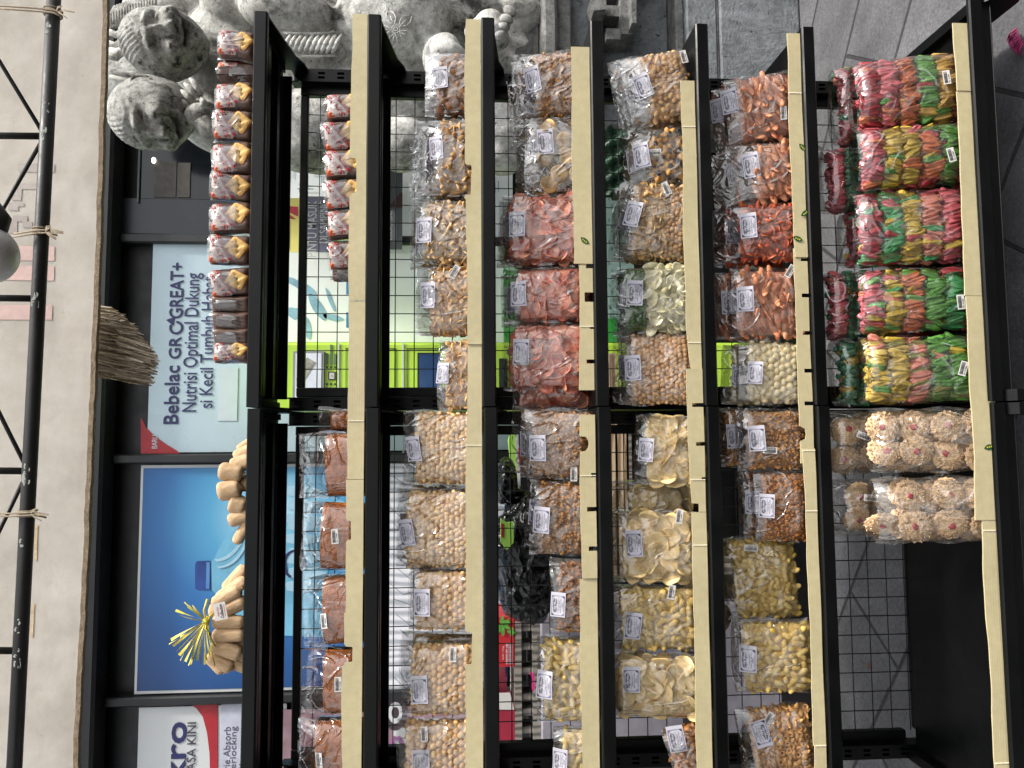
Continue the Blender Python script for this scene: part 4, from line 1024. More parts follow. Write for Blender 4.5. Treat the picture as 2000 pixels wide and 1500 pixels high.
# ------------------------------------------------------------------ husk bundles on the top shelf
def m_husk():
    N = NT('dry_husk'); co = N.coords()
    w = N.n('ShaderNodeTexWave', wave_type='BANDS', bands_direction='X'); w.inputs['Scale'].default_value = 7; w.inputs['Distortion'].default_value = 1.4; N.l(co, w.inputs[0])
    col = N.ramp(N.noise(co, 2.5, 5), [(.3, lin('#c09c72')), (.7, lin('#dcbd98'))])
    col = N.mix(1.0, col, N.ramp(w.outputs[0], [(0, (.70, .68, .66, 1)), (1, (1.08, 1.07, 1.05, 1))]), 'MULTIPLY')
    N.pbsdf(col, .7, 0, N.bump(w.outputs[0], .25, .03)); return N.m
HUSK = m_husk()
RAF = simple('yellow_raffia', '#d8c94a', .45, var=.2, vs=40, bump=.3, bs=200)
def husk_mesh(seed):
    rs = np.random.RandomState(seed); mb = MB(); n, sg = 22, 18; V = []
    for i in range(n+1):
        u = i/n*2-1; r = (1-abs(u)**7)**.5*(1-.08*u) if abs(u) < 1 else 0
        if u > .86: r = max(.25, r*.5+.1*rs.rand())      # pinched tied end
        r = max(r, .04)
        for k in range(sg):
            q = 2*math.pi*k/sg; rr = r*(1+.05*math.cos(3*q+seed)+.035*math.cos(7*q+u*2)); V.append((rr*math.cos(q), rr*math.sin(q)*.9, u))
    F = [(i*sg+k, i*sg+(k+1) % sg, (i+1)*sg+(k+1) % sg, (i+1)*sg+k) for i in range(n) for k in range(sg)]
    F += [tuple(range(sg-1, -1, -1)), tuple(range(n*sg, n*sg+sg))]
    mb.add(V, F, 0, True)
    for k in range(7):     # frayed husk tips
        a = 6.28*k/7; r0 = .18; L = rs.uniform(.1, .2); c, s_ = math.cos(a), math.sin(a)
        mb.add([(c*r0-s_*.12, s_*r0+c*.12, .95), (c*r0+s_*.12, s_*r0-c*.12, .95), (c*(r0+.22), s_*(r0+.22), .98+L)], [(0, 1, 2), (2, 1, 0)], 0)
    return mb.mesh('husk_roll', [HUSK])
HM = [husk_mesh(i) for i in range(4)]
def bundle(label, rolls, Y, bow=None, tagp=None):
    c = at(rolls[0][0], rolls[0][1], Y); t = thing('husk_bundle', label, 'husk bundle', (c.x, Y, ZS[1]), group='husk wrapped sweets on the top shelf')
    for i, (px, py, ang, L, Wd, dy) in enumerate(rolls):
        p = at(px+6, py, Y+dy); sc = (Y+dy+CD)/CF
        o = bpy.data.objects.new('husk_roll', HM[i % 4]); COL.objects.link(o); o.parent = t; o.location = p-Vector((c.x, Y, ZS[1]))
        o.rotation_euler = (0, math.radians(90+ang), 0); o.scale = (Wd/2*sc, Wd/2*sc, L/2*sc)
    if bow:
        bx, by = bow; p0 = at(bx, by, Y-.03); mb = MB(); rs = random.Random(4); tips = []
        for (x, y) in ((330, 1258), (338, 1262), (345, 1272), (350, 1280), (352, 1290), (358, 1296), (362, 1292), (368, 1300), (372, 1298), (376, 1288), (385, 1290), (392, 1296), (400, 1298), (404, 1290), (410, 1280), (343, 1192), (348, 1200), (360, 1176), (368, 1184), (376, 1182), (352, 1244), (334, 1250), (412, 1170), (420, 1300), (415, 1262)):
            p1 = at(x, y, Y-.03-rs.uniform(.0, .03)); m_ = (p0+p1)/2+Vector((rs.uniform(-.004, .004), -.012, rs.uniform(-.004, .004)))
            wd = rs.uniform(.0012, .0030); V = []
            n = 9; d = (p1-p0).normalized(); sd = d.cross(Vector((0, 1, 0))).normalized()
            for i in range(n):
                u = i/(n-1); q = p0*(1-u)**2+m_*2*u*(1-u)+p1*u*u; ww = wd*(.4+u*.8); tw = sd*ww*math.cos(u*2+x)+Vector((0, ww*math.sin(u*2+x), 0))
                V += [q-tw, q+tw]
            mb.add(np.array(V)-np.array([c.x, Y, ZS[1]]), [(2*i, 2*i+1, 2*i+3, 2*i+2) for i in range(n-1)], 0, True)
        for (px, py, qx, qy) in ((bx, by, 405, 1170), (bx, by+2, 400, 1215), (bx+4, by, 425, 1190), (bx, by, 412, 1240), (bx+3, by+3, 420, 1262)):
            a, b = at(px, py, Y-.03)-Vector((c.x, Y, ZS[1])), at(qx, qy, Y-.034)-Vector((c.x, Y, ZS[1])); mb.tube([a, (a+b)/2+Vector((0, -.006, .004)), b], .0022, 6)
        V, F = lump(.008, .3, 2, ICO1, 4); mb.add(V+np.array(p0-Vector((c.x, Y, ZS[1]))), F, 0, True)
        mb.build('raffia_bow', RAF, t)
    if tagp:
        mb = MB(); w, h = .036, .026
        mb.box((-w/2, 0, -h/2), (w/2, .0006, h/2), 0)
        text_in(mb, 'Collection', (-.0145, -.006, .0145, .001), lambda x, y: (x, -.0005, y), 1, .02, .2)
        text_in(mb, 'Aneka Rasa', (-.010, .003, .010, .007), lambda x, y: (x, -.0005, y), 2, .01, .3)
        mb.box((-w*.36, -.0004, -.0095), (w*.36, -.0001, -.0088), 2)
        o = mb.build('paper_tag', [STICK, STICK_INK, REDP], t); o.location = at(tagp[0], tagp[1], Y-.058)-Vector((c.x, Y, ZS[1])); o.rotation_euler = (0, math.radians(-12), 0)
    return t
bundle('husk wrapped rolls fanned out under a yellow raffia bow and paper tag',
       [(441, 1214, 92, 62, 26, -.012), (441, 1240, 90, 62, 25, -.012), (437, 1268, 112, 62, 29, -.008), (425, 1292, 122, 56, 27, 0.0), (446, 1185, 66, 62, 29, -.010), (438, 1165, 60, 62, 27, -.014), (448, 1152, 54, 70, 26, .0), (455, 1130, 40, 62, 26, .014), (417, 1296, 138, 44, 24, .02), (458, 1280, 112, 52, 28, .016), (462, 1262, 100, 44, 28, .014), (418, 1192, 90, 30, 24, .014), (462, 1298, 118, 34, 24, .012), (464, 1225, 90, 24, 26, .02)], .055, (403, 1212), (430, 1194))
bundle('low pile of husk wrapped rolls beside the rack joint',
       [(446, 922, 100, 48, 33, -.01), (443, 956, 80, 46, 36, -.01), (466, 905, 70, 42, 30, .0), (470, 885, 60, 40, 24, .02), (460, 985, 110, 34, 36, -.005), (463, 1010, 70, 46, 26, -.004), (470, 1035, 30, 60, 20, .0), (470, 944, 90, 26, 32, .01), (474, 870, 55, 34, 20, .03)], .06)

# ------------------------------------------------------------------ shop front far behind
FY = 1.6
def P3(x, y, Y=FY, o=(0, 0, 0)): return at(x, y, Y)-Vector(o)
def pxpoly(mb, pts, Y, mi=0, th=.004, o=(0, 0, 0)):
    """solid sheet whose outline is given in picture points, standing at depth Y"""
    V = [P3(x, y, Y, o) for x, y in pts]; n = len(V)
    ar = sum(V[i].x*V[(i+1) % n].z-V[(i+1) % n].x*V[i].z for i in range(n))
    if ar < 0: V = V[::-1]
    B = [v+Vector((0, th, 0)) for v in V]
    mb.add(V+B, [tuple(range(n)), tuple(range(2*n-1, n-1, -1))]+[(i+1 if i+1 < n else 0, i, i+n, (i+1) % n+n) for i in range(n)], mi)
def pxrect(mb, x0, y0, x1, y1, Y, mi=0, th=.004, o=(0, 0, 0)):
    a, b = at(x0, y0, Y), at(x1, y1, Y); xl, xr = sorted((a.x, b.x)); zl, zr = sorted((a.z, b.z))
    mb.box((xl-o[0], Y-o[1], zl-o[2]), (xr-o[0], Y+th-o[1], zr-o[2]), mi)
def pxtext(mb, s, x0, x1, y0, y1, Y, mi, bold=.008, shear=0, o=(0, 0, 0)):
    """letters between picture x0 (top of the caps) and x1 (bottom), reading from y0 up to y1"""
    a, b = at(x1, y0, Y), at(x0, y1, Y)
    text_in(mb, s, (a.x, a.z, b.x, b.z), lambda x, y: (x-o[0], Y-o[1], y-o[2]), mi, bold, shear)
FRAME = simple('dark_window_frame', '#17191b', .45, var=.3, vs=6)
DG = simple('dark_fascia', '#1a2128', .3, var=.3, vs=2, bump=.1)
DG2 = simple('dark_glass', '#101418', .12, bump=0)
WOODD = simple('dim_brown_panel', '#3a3530', .6, var=.2)
SILV = simple('chipped_white_trim', '#9a9ca0', .6, var=.5, vs=30)
t = thing('shop_front', 'dark framed shop front with fascia and glass bays behind the racks', 'shop front', (0, FY, 0))
o = (0, FY, 0)
mb = MB(); mb.box((-4.2, .03, .05), (2.4, .25, 4.6)); mb.build('wall', FRAME, t)
mb = MB(); mb.box((-4.2, -.16, 2.93), (2.4, .03, 4.6)); mb.build('fascia', DG, t)
mb = MB(); mb.rbox((-4.2, -.12, 2.80), (2.4, -.005, 2.90), .012); mb.build('header_beam', FRAME, t)
mb = MB(); r = random.Random(8)
x = -4.0
while x < 1.4:
    L = r.uniform(.12, .5); mb.box((x, -.124, 2.868), (x+L, -.121, 2.882+r.uniform(-.003, .004))); x += L+r.uniform(.02, .12)
mb.build('chipped_trim', SILV, t)
for yc in (895, 1362, 470): 
    mb = MB(); a = at(400, yc+9, FY).x; b = at(400, yc-9, FY).x; mb.rbox((a, -.04, .05), (b, .028, 2.80), .006); mb.build('mullion', FRAME, t)
a, b = at(400, 462, FY).x, at(400, 392, FY).x
mb = MB(); mb.box((a, -.02, .05), (b, .028, 2.80)); mb.build('mullion', DG, t)
# dim window bay left of the statue
f = MB(); pxrect(f, 268, 388, 450, 160, FY-.02, 0, .012, o); wb = f.build('window', DG2, t)
mb = MB(); pxrect(mb, 300, 385, 345, 315, FY-.024, 0, .003, o); pxrect(mb, 346, 385, 372, 318, FY-.026, 0, .003, o); mb.build('pane', WOODD, wb)
mb = MB(); pxrect(mb, 267, 395, 277, 190, FY-.03, 0, .008, o); mb.build('sill', simple('grey_bar', '#4b5054', .5), wb)
mb = MB(); V, F = ICO1; mb.inst(V*.009, F, [M4(np.eye(3), (1.5, .5, 1), tuple(P3(300, 313, FY-.028, o)))]); 
lm = NT('lamp_glow'); e = lm.n('ShaderNodeEmission'); e.inputs[1].default_value = 6; e.inputs[0].default_value = (1, .93, .8, 1); lm.l(e.outputs[0], lm.out.inputs[0])
mb.build('ceiling_lamp', lm.m, wb)

LB = simple('poster_pale_blue', '#b4c8d4', .28, var=.1, vs=2, bump=.25, bs=2.2, bd=.03); LB2 = simple('poster_pale', '#bcc9d2', .4, var=.04, bump=0)
NAVY = simple('poster_navy', '#23265a', .5, bump=0); PRED = simple('poster_red', '#a31d28', .45, bump=0); PWH = simple('poster_white', '#c9cccd', .3, var=.06, vs=2, bump=.2, bs=2.4, bd=.03)
GREYP = simple('poster_grey', '#8d9092', .5, bump=0)
mb = MB(); Y0 = FY-.012
pxrect(mb, 287, 884, 1010, 480, Y0, 0, .006)
pxpoly(mb, [(275, 886), (275, 815), (285, 835), (300, 850), (322, 866), (345, 880), (352, 886)], Y0-.003, 1, .002)
pxrect(mb, 425, 822, 465, 718, Y0-.003, 3, .002)
D = .0035
pxtext(mb, 'Bebelac', 322, 348, 828, 714, Y0-D, 2, .016)
pxtext(mb, 'GR', 330, 353, 701, 657, Y0-D, 2, .016)
pxtext(mb, 'GREAT+', 333, 357, 622, 513, Y0-D, 2, .016)
# the ring with an arrow between GR and GREAT
c = P3(344, 640, Y0-D); V = []; F = []; R1, R0 = .030, .020
for i in range(33):
    a = math.radians(60+i*9.4); V += [(c.x+R1*math.cos(a), c.y, c.z+R1*math.sin(a)), (c.x+R0*math.cos(a), c.y, c.z+R0*math.sin(a))]
mb.add(V, [(2*i, 2*i+1, 2*i+3, 2*i+2)[::-1] for i in range(32)], 2)
mb.add([(c.x+.008, c.y-.0005, c.z+.012), (c.x+.048, c.y-.0005, c.z+.008), (c.x+.034, c.y-.0005, c.z+.044)], [(0, 1, 2)], 2)
pxtext(mb, 'Nutrisi Optimal Dukung', 362, 392, 804, 533, Y0-D, 2, .008)
pxtext(mb, 'si Kecil Tumbuh Hebat', 395, 415, 797, 540, Y0-D, 2, .008)
pxtext(mb, 'BARU', 297, 307, 876, 850, Y0-D-.001, 3, .008)
tag(mb.build('window_poster', [LB, PRED, NAVY, LB2]), 'pale blue milk poster with navy lettering and red corner', 'poster')
# white water splash sheet low on the same bay, seen through the wire
mb = MB(); SPL = simple('splash_blue', '#8fb8cf', .4, var=.25, vs=12, bump=0); SPD = simple('splash_deep', '#3f7fae', .4, var=.3, vs=12, bump=0)
Y1 = FY-.022; SHW = simple('sheet_white', '#f0f5f8', .4, var=.05, vs=3, bump=0)
pxrect(mb, 545, 668, 985, 480, Y1, 0, .005)
r = random.Random(12)
for (cx, cy, L, Wd, A) in ((590, 560, 70, 16, .5), (620, 600, 60, 20, 1.0), (650, 620, 40, 12, .2), (575, 612, 30, 22, .4), (600, 640, 45, 14, 1.4), (645, 585, 50, 8, 1.2)):
    P = [(cx+L/2*math.cos(q)*math.cos(A)*(1+.08*math.sin(3*q+cx))-Wd/2*math.sin(q)*math.sin(A), cy+L/2*math.cos(q)*math.sin(A)+Wd/2*math.sin(q)*math.cos(A)*(1+.12*math.cos(5*q))) for q in np.linspace(0, 6.28, 25)[:-1]]
    pxpoly(mb, P, Y1-.002-.0003*(cx % 5), 1, .001)
for (x, y0, y1) in ((676, 540, 575), (676, 610, 640)): pxrect(mb, x, y1, x+8, y0, Y1-.004, 2, .001)
tag(mb.build('window_poster', [SHW, SPL, SPD]), 'white sheet with light blue splashes seen through the wire grid above the green kiosk', 'poster')
# blue bottle poster
def m_grad():
    N = NT('poster_blue'); tc = N.n('ShaderNodeTexCoord'); sp = N.n('ShaderNodeSeparateXYZ'); N.l(tc.outputs['Object'], sp.inputs[0])
    dx = N.math('MULTIPLY', N.math('SUBTRACT', sp.outputs[0], at(480, 1010, FY).x), 1.15); dz = N.math('MULTIPLY', N.math('SUBTRACT', sp.outputs[2], at(540, 1010, FY).z), 1.0)
    d = N.math('SQRT', N.math('ADD', N.math('MULTIPLY', dx, dx), N.math('MULTIPLY', dz, dz)))
    col = N.ramp(d, [(0.05, lin('#a9d8ea')), (.28, lin('#4f9cc6')), (.5, lin('#2a6cac')), (.72, lin('#1c528f')), (1.0, lin('#173f76'))])
    N.pbsdf(col, .4); return N.m
mb = MB(); Y0 = FY-.012
pxrect(mb, 262, 1356, 800, 904, Y0+.002, 1, .006); pxrect(mb, 267, 1350, 990, 908, Y0, 0, .001)
CAPB = simple('printed_cap_blue', '#1d3f86', .4, var=.3, vs=14, bump=0); CAP2 = simple('printed_cap_light', '#4d7fb8', .4, bump=0)
BOT = simple('printed_bottle', '#6fb0cf', .4, var=.2, vs=9, bump=0); BOTL = simple('printed_highlight', '#9cc4d8', .4, var=.1, bump=0)
P = [(414, 1152), (413, 1098), (419, 1090), (428, 1070), (445, 1045), (470, 1025), (520, 1010), (640, 1005), (640, 1245), (520, 1240), (470, 1215), (440, 1190), (425, 1165)]
pxpoly(mb, P, Y0-.002, 2, .001)
pxpoly(mb, [(381, 1150), (381, 1102), (384, 1096), (410, 1095), (411, 1152), (385, 1152)], Y0-.003, 3, .001); pxrect(mb, 402, 1150, 410, 1098, Y0-.0036, 4, .0004)
for rr, ww in ((0, 5), (14, 4)):
    A = [(418+rr*.4+62*math.sin(q), 1092+rr-88*(1-math.cos(q))) for q in np.linspace(.0, 1.25, 14)]; B = [(x+ww*.9, y+ww) for x, y in A]
    pxpoly(mb, A+B[::-1], Y0-.0034-rr*.0001, 5, .0004)
# crown of splashes and swirl logo
for i in range(9): 
    cy = 960+i*22+(i % 3)*5; pxpoly(mb, [(556+(i % 2)*9, cy-9), (590, cy-14), (640, cy), (592, cy+13), (560, cy+7)], Y0-.003-i*.0001, 5, .0005)
V = []; c = P3(575, 1102, Y0-.0050)
for i in range(30):
    a = math.radians(-100+i*9); V += [(c.x+.062*math.cos(a), c.y, c.z+.050*math.sin(a)), (c.x+.052*math.cos(a), c.y, c.z+.036*math.sin(a))]
mb.add(V, [(2*i, 2*i+1, 2*i+3, 2*i+2)[::-1] for i in range(29)], 6)
tag(mb.build('window_poster', [m_grad(), PWH, BOT, CAPB, CAP2, BOTL, NAVY]), 'deep blue poster showing a capped water bottle', 'poster')
# white poster at lower left with wide sweep
mb = MB(); pxrect(mb, 262, 1700, 560, 1374, Y0, 0, .006)
A = [(366, 1372), (384, 1384), (396, 1400), (404, 1430), (409, 1470), (411, 1540), (411, 1600)]
pxpoly(mb, A+[(425, 1600), (425, 1372)], Y0-.003, 1, .001)
pxrect(mb, 425, 1700, 500, 1374, Y0-.0034, 2, .001)
pxtext(mb, 'kro', 322, 362, 1522, 1411, Y0-D, 3, .016)
pxtext(mb, 'LINDUNG MASA KINI', 366, 378, 1640, 1411, Y0-D, 4, .008)
pxtext(mb, 'Calorie Absorb', 437, 448, 1542, 1420, Y0-D-.001, 5, .0)
pxtext(mb, 'Double Interlocking', 450, 462, 1600, 1419, Y0-D-.001, 5, .0)
pxtext(mb, 'Technology', 464, 474, 1600, 1492, Y0-D-.001, 5, .0)
tag(mb.build('window_poster', [PWH, PRED, simple('poster_lilac', '#b9bccb', .45, bump=0), NAVY, INK, simple('text_grey', '#4c4c5c', .5, bump=0)]), 'white poster with a red sweep and large navy letters', 'poster')
# two sheets lower down: woodgrain strip and portrait strip
def m_wood(name, a, b, sc=9, dirn='X'):
    N = NT(name); co = N.coords((1, 1, 1)); w = N.n('ShaderNodeTexWave', wave_type='BANDS', bands_direction=dirn); w.inputs['Scale'].default_value = sc
    w.inputs['Distortion'].default_value = 7; w.inputs['Detail'].default_value = 4; w.inputs['Detail Scale'].default_value = 1.2
    mp = N.n('ShaderNodeMapping'); mp.inputs['Scale'].default_value = (.35, 1, 1.6) if dirn == 'Z' else (1.6, 1, .35); N.l(co, mp.inputs[0]); N.l(mp.outputs[0], w.inputs[0])
    N.pbsdf(N.ramp(w.outputs[0], [(.1, lin(a)), (.8, lin(b))]), .7, 0, N.bump(w.outputs[0], .2, .003)); return N.m
WG = m_wood('printed_grey_wood', '#a9afb8', '#e2e4ea', 5, 'X')
mb = MB(); pxrect(mb, 752, 1350, 985, 905, FY-.022, 0, .004)
r = random.Random(3)
for i in range(14):
    y = 930+i*30; x = 770+r.uniform(-10, 20); mb.tube([P3(x, y, FY-.023), P3(x+25, y+r.uniform(8, 25), FY-.023), P3(x+60, y+r.uniform(-10, 30), FY-.023)], .0009, 5, 1)
tag(mb.build('window_poster', [WG, INK]), 'pale grey woodgrain printed sheet seen through the wire of the left rack', 'poster')
PINK = simple('poster_mauve', '#8c6f78', .5, var=.35, vs=14, bump=0); PETAL = simple('printed_petal', '#9c5f9a', .5, var=.3, vs=40, bump=0)
mb = MB(); pxrect(mb, 540, 1700, 985, 1374, FY-.022, 0, .004); pxrect(mb, 765, 1700, 830, 1420, FY-.024, 1, .001)
for (cx, cy, s) in ((775, 1450, 12), (772, 1468, 10), (795, 1462, 9)):
    for q in range(6): pxpoly(mb, [(cx+s*.75*math.cos(q*1.05)+s*.4*math.cos(a), cy+s*.75*math.sin(q*1.05)+s*.4*math.sin(a)) for a in np.linspace(0, 6.28, 9)[:-1]], FY-.026-q*.0003, 2, .0002)
for R_, m_ in ((.05, 3), (.03, 1), (.016, 3)):
    c = P3(772, 1392, FY-.024-.001*(1/R_)*.02); mb.add([(c.x+R_*1.5*math.cos(a), c.y, c.z+R_*math.sin(a)) for a in np.linspace(0, 6.28, 19)[:-1]], [tuple(range(18))], m_)
tag(mb.build('window_poster', [PINK, PWH, PETAL, simple('print_dark', '#3b3038', .5, bump=0)]), 'mauve printed sheet with flowers at the left frame edge', 'poster')

# ------------------------------------------------------------------ lime kiosk, door notice, notice frame
LIME = simple('lime_paint', '#b9e04c', .4, var=.08, vs=4, bump=0); LIMED = simple('lime_seam', '#3f5a18', .5, bump=0)
KY = 1.30
a, b = at(600, 792, KY), at(600, 668, KY)
t = thing('ticket_kiosk', 'lime green self service kiosk with display behind the right rack', 'kiosk', ((a.x+b.x)/2, KY, .05)); o = tuple(t.location)
mb = MB(); xl, xr = a.x-.02-o[0], b.x-o[0]
mb.rbox((xl, 0, 0), (xr, .24, at(500, 700, KY).z-.05), .012); mb.build('body', LIME, t)
mb = MB(); pxrect(mb, 571, 783, 633, 686, KY-.012, 0, .011, o); pxrect(mb, 576, 779, 628, 690, KY-.014, 1, .002, o)
pxpoly(mb, [(578, 742), (590, 706), (600, 698), (617, 708), (596, 740)], KY-.0155, 2, .001, o)
mb.build('screen', [GREYP, simple('display_white', '#dfe6ee', .2, var=.1, vs=9, bump=0), simple('display_picture', '#a8a79c', .3, var=.4, vs=30, bump=0)], t)
for (x, y0, y1) in ((636, 712, 690), (644, 712, 673), (652, 712, 691), (635, 777, 756), (643, 776, 756), (650, 783, 756)): 
    mb = MB(); pxrect(mb, x, y0, x+4.5, y1, KY-.004, 0, .003, o); mb.build('key_label', simple('key_grey', '#5f7a58', .5, bump=0), t)
for (x, y) in ((636, 717), (644, 717), (652, 717), (636, 750), (644, 750), (652, 750)):
    mb = MB(); pxrect(mb, x, y+2, x+4, y-2, KY-.003, 0, .002, o); mb.build('key_symbol', LIMED, t)
mb = MB(); pxrect(mb, 641, 742, 655, 726, KY-.004, 0, .003, o); pxrect(mb, 643, 740, 653, 728, KY-.006, 1, .002, o); mb.inst(ICO0[0]*.002, ICO0[1], [M4(np.eye(3), 1, tuple(P3(648, 734, KY-.007, o)))], 0)
mb.build('push_button', [simple('dark_rim', '#2c3530', .4, bump=0), STICK], t)
mb = MB(); pxrect(mb, 659, 792, 663, 668, KY-.004, 0, .003, o); pxrect(mb, 785, 792, 789, 668, KY-.004, 0, .003, o); mb.build('white_trim', PWH, t)
mb = MB()
for (x0, x1) in ((674, 772), (794, 880)):
    for (p, q, r_, s_) in ((x0, 680, x0+1.5, 790), (x1, 680, x1+1.5, 790), (x0, 680, x1, 681.5)): pxrect(mb, p, s_, r_, q, KY-.003, 0, .002, o)
mb.build('door_seam', LIMED, t)
mb = MB(); pxrect(mb, 815, 780, 858, 689, KY-.006, 0, .005, o); pxrect(mb, 819, 777, 858, 692, KY-.008, 1, .002, o); mb.build('card_window', [simple('window_rim', '#1c2733', .4, bump=0), simple('window_blue', '#2f4c74', .15, bump=0)], t)
mb = MB(); pxrect(mb, 975, 790, 990, 700, KY-.006, 0, .004, o); mb.build('tray', simple('dark_rim', '#2c3530'), t)

YEL = simple('notice_yellow', '#f0e684', .45, var=.05, bump=0); GRY = simple('notice_grey', '#77768a', .5, bump=0); REDN = simple('notice_red', '#c9424f', .45, bump=0)
NY = 1.45; mb = MB()
pxrect(mb, 545, 492, 594, 387, NY, 0, .004); pxrect(mb, 594, 492, 660, 384, NY+.0005, 1, .004)
pxpoly(mb, [(560, 402), (582, 404), (582, 423), (564, 414)], NY-.0015, 2, .001); pxpoly(mb, [(563, 417), (578, 428), (565, 427)], NY-.0015, 2, .001); pxrect(mb, 562, 486, 566, 432, NY-.0015, 2, .001)
pxtext(mb, 'PINTU MASUK', 601, 618, 502, 392, NY-.0015, 3, .01); pxtext(mb, 'DI SAMPING', 624, 640, 475, 392, NY-.0015, 3, .01)
tag(mb.build('door_notice', [YEL, GRY, REDN, PWH]), 'yellow and grey entrance notice with a red arrow seen through the wire', 'notice')
mb = MB(); pxrect(mb, 745, 486, 786, 330, NY+.03, 0, .01); pxpoly(mb, [(757, 473), (757, 412), (766, 410), (773, 414), (775, 420), (775, 468), (770, 474)], NY+.027, 1, .002)
pxpoly(mb, [(758, 405), (782, 376), (786, 376), (786, 405)], NY+.026, 3, .003); pxtext(mb, 'MOHON DI LEPAS', 761, 766, 472, 412, NY+.0255, 2, .03)
tag(mb.build('door_notice', [simple('notice_slate', '#53575c', .4, bump=0), simple('shiny_plate', '#6c7274', .2, bump=0), PWH, simple('maroon', '#3c2228', .5)]), 'slate grey notice with a rounded white lettered plate', 'notice')
# pale printed wall sheet behind notices
mb = MB(); pxrect(mb, 545, 480, 1000, 180, FY-.03, 0, .004); r = random.Random(5)
for i in range(26):
    x = 560+r.random()*420; y = 240+r.random()*130; pxrect(mb, x, y+r.uniform(8, 50), x+1.5, y, FY-.033-i*1e-4, 1, .0008)
for i in range(12):
    x = 560+r.random()*420; y = 240+r.random()*130; pxrect(mb, x, y+1.5, x+r.uniform(12, 50), y, FY-.037-i*1e-4, 1, .0008)
tag(mb.build('window_poster', [SHW, simple('pale_line', '#8fa0ab', .5, bump=0)]), 'pale line drawn sheet beside the yellow entrance notice', 'poster')
# big green posters / crate seen through fourth and fifth row
GRN = simple('bright_green', '#3fae4a', .4, var=.25, vs=7, bump=0); GRNP = simple('mint_sheet', '#a9c9bd', .4, var=.12, vs=16, bump=0)
mb = MB(); pxrect(mb, 985, 668, 1010, 480, 1.42, 0, .06); pxrect(mb, 985, 610, 1012, 560, 1.415, 1, .004)
tag(mb.build('plastic_crate', [GRN, GRNP]), 'bright green plastic crate seen between red chips and the rack lip', 'crate')
mb = MB(); pxrect(mb, 1150, 628, 1235, 350, 1.32, 0, .05)
for i in range(16): pxrect(mb, 1188+(i % 3)*5, 385+i*14+6, 1191+(i % 3)*5, 385+i*14, 1.318-i*1e-4, 1, .001)
pxrect(mb, 1180, 668, 1205, 622, 1.31, 2, .05)
tag(mb.build('mint_freezer', [GRNP, simple('mint_mark', '#7fa596', .5, bump=0), GRN]), 'mint coloured cabinet with a green foot behind the fifth shelf', 'cabinet')
DGR = simple('dark_green_tarp', '#22412c', .5, var=.4, vs=12, bump=.7, bs=18, bd=.03)
mb = MB(); nx, nz = 20, 20; a, b = at(1290, 385, 1.0), at(1150, 250, 1.0); V = [(a.x+(b.x-a.x)*i/nx, 1.0+.02*math.sin(i*1.3+j*.7)+.012*math.sin(j*2.1), a.z+(b.z-a.z)*j/nz) for j in range(nz+1) for i in range(nx+1)]
mb.add(V+[(x, y+.03, z) for x, y, z in V], [(j*21+i, j*21+i+1, j*21+i+22, j*21+i+21) for j in range(20) for i in range(20)]+[(441+j*21+i+21, 441+j*21+i+22, 441+j*21+i+1, 441+j*21+i) for j in range(20) for i in range(20)], 0, True)
tag(mb.build('green_sack', DGR), 'dark green woven sack hanging behind the flower cookies', 'sack')

# ------------------------------------------------------------------ crates, bags and boxes on the step
WOODP = m_wood('pallet_wood', '#8d7358', '#cbb394', 7, 'Z'); WOODG = m_wood('grey_old_wood', '#57534d', '#8b857c', 8, 'X')
mb = MB()
for (x0, x1, z0) in ((1005, 1018, 0),): pass
PY = 1.12
t = thing('wooden_pallet', 'weathered wooden pallet carrying boxes behind the left rack', 'pallet', (at(1030, 1330, PY).x, PY, .05)); o = tuple(t.location)
for (x0, x1) in ((1006, 1018), (1042, 1054)):
    mb = MB(); pxrect(mb, x0, 1475, x1, 1200, PY, 0, .30, o); mb.build('board', WOODG, t)
for y in (1225, 1262, 1310, 1360, 1390, 1425, 1462):
    mb = MB(); pxrect(mb, 1018.3, y+8, 1041.7, y-6, PY+.01, 0, .07, o); mb.build('block', WOODG, t)
mb = MB(); a = at(1060, 1475, PY-.02); b = at(1054.5, 1200, PY-.02); mb.rbox((a.x-o[0], -.02, 0), (b.x-o[0], .34, b.z-.052), .006); mb.build('base', simple('grey_plinth', '#8c8890', .8, var=.15), t)
mb = MB(); rc = simple('carton_red', '#b01f28', .45, var=.08, bump=0); lf = simple('printed_leaf', '#5d9a3c', .45, var=.3, vs=60, bump=0)
pxrect(mb, 955, 1303, 1005.5, 1205, PY, 0, .22)
rr = random.Random(2)
for i in range(11):
    cx, cy, A = 972+rr.random()*28, 1208+rr.random()*28, rr.uniform(0, 3.1); P = [(cx+9*math.cos(q)*math.cos(A)-3.6*math.sin(q)*math.sin(A), cy+9*math.cos(q)*math.sin(A)+3.6*math.sin(q)*math.cos(A)) for q in np.linspace(0, 6.28, 13)[:-1]]
    pxpoly(mb, P, PY-.002-i*.0004, 1, .0003)
pxtext(mb, 'PREMIUM UJI', 988, 992.5, 1297, 1258, PY-.001, 2, .03); pxtext(mb, 'N.W. 1.5 kg', 981, 985, 1288, 1262, PY-.001, 2, .01)
for i in range(3): pxrect(mb, 994+i*3, 1297, 994.5+i*3, 1256, PY-.001, 2, .0008)
for i in range(6): pxrect(mb, 994, 1297-i*8, 1001, 1296.4-i*8, PY-.0016, 2, .0008)
tag(mb.build('carton', [rc, lf, PWH]), 'red carton with green leaf print and white lettering on the pallet', 'carton')
mb = MB(); pxrect(mb, 955, 1470, 1005.5, 1387, PY, 0, .2); pxpoly(mb, [(955, 1386), (955, 1354), (996, 1353), (1004, 1384), (1004, 1386)], PY-.003, 1, .002)
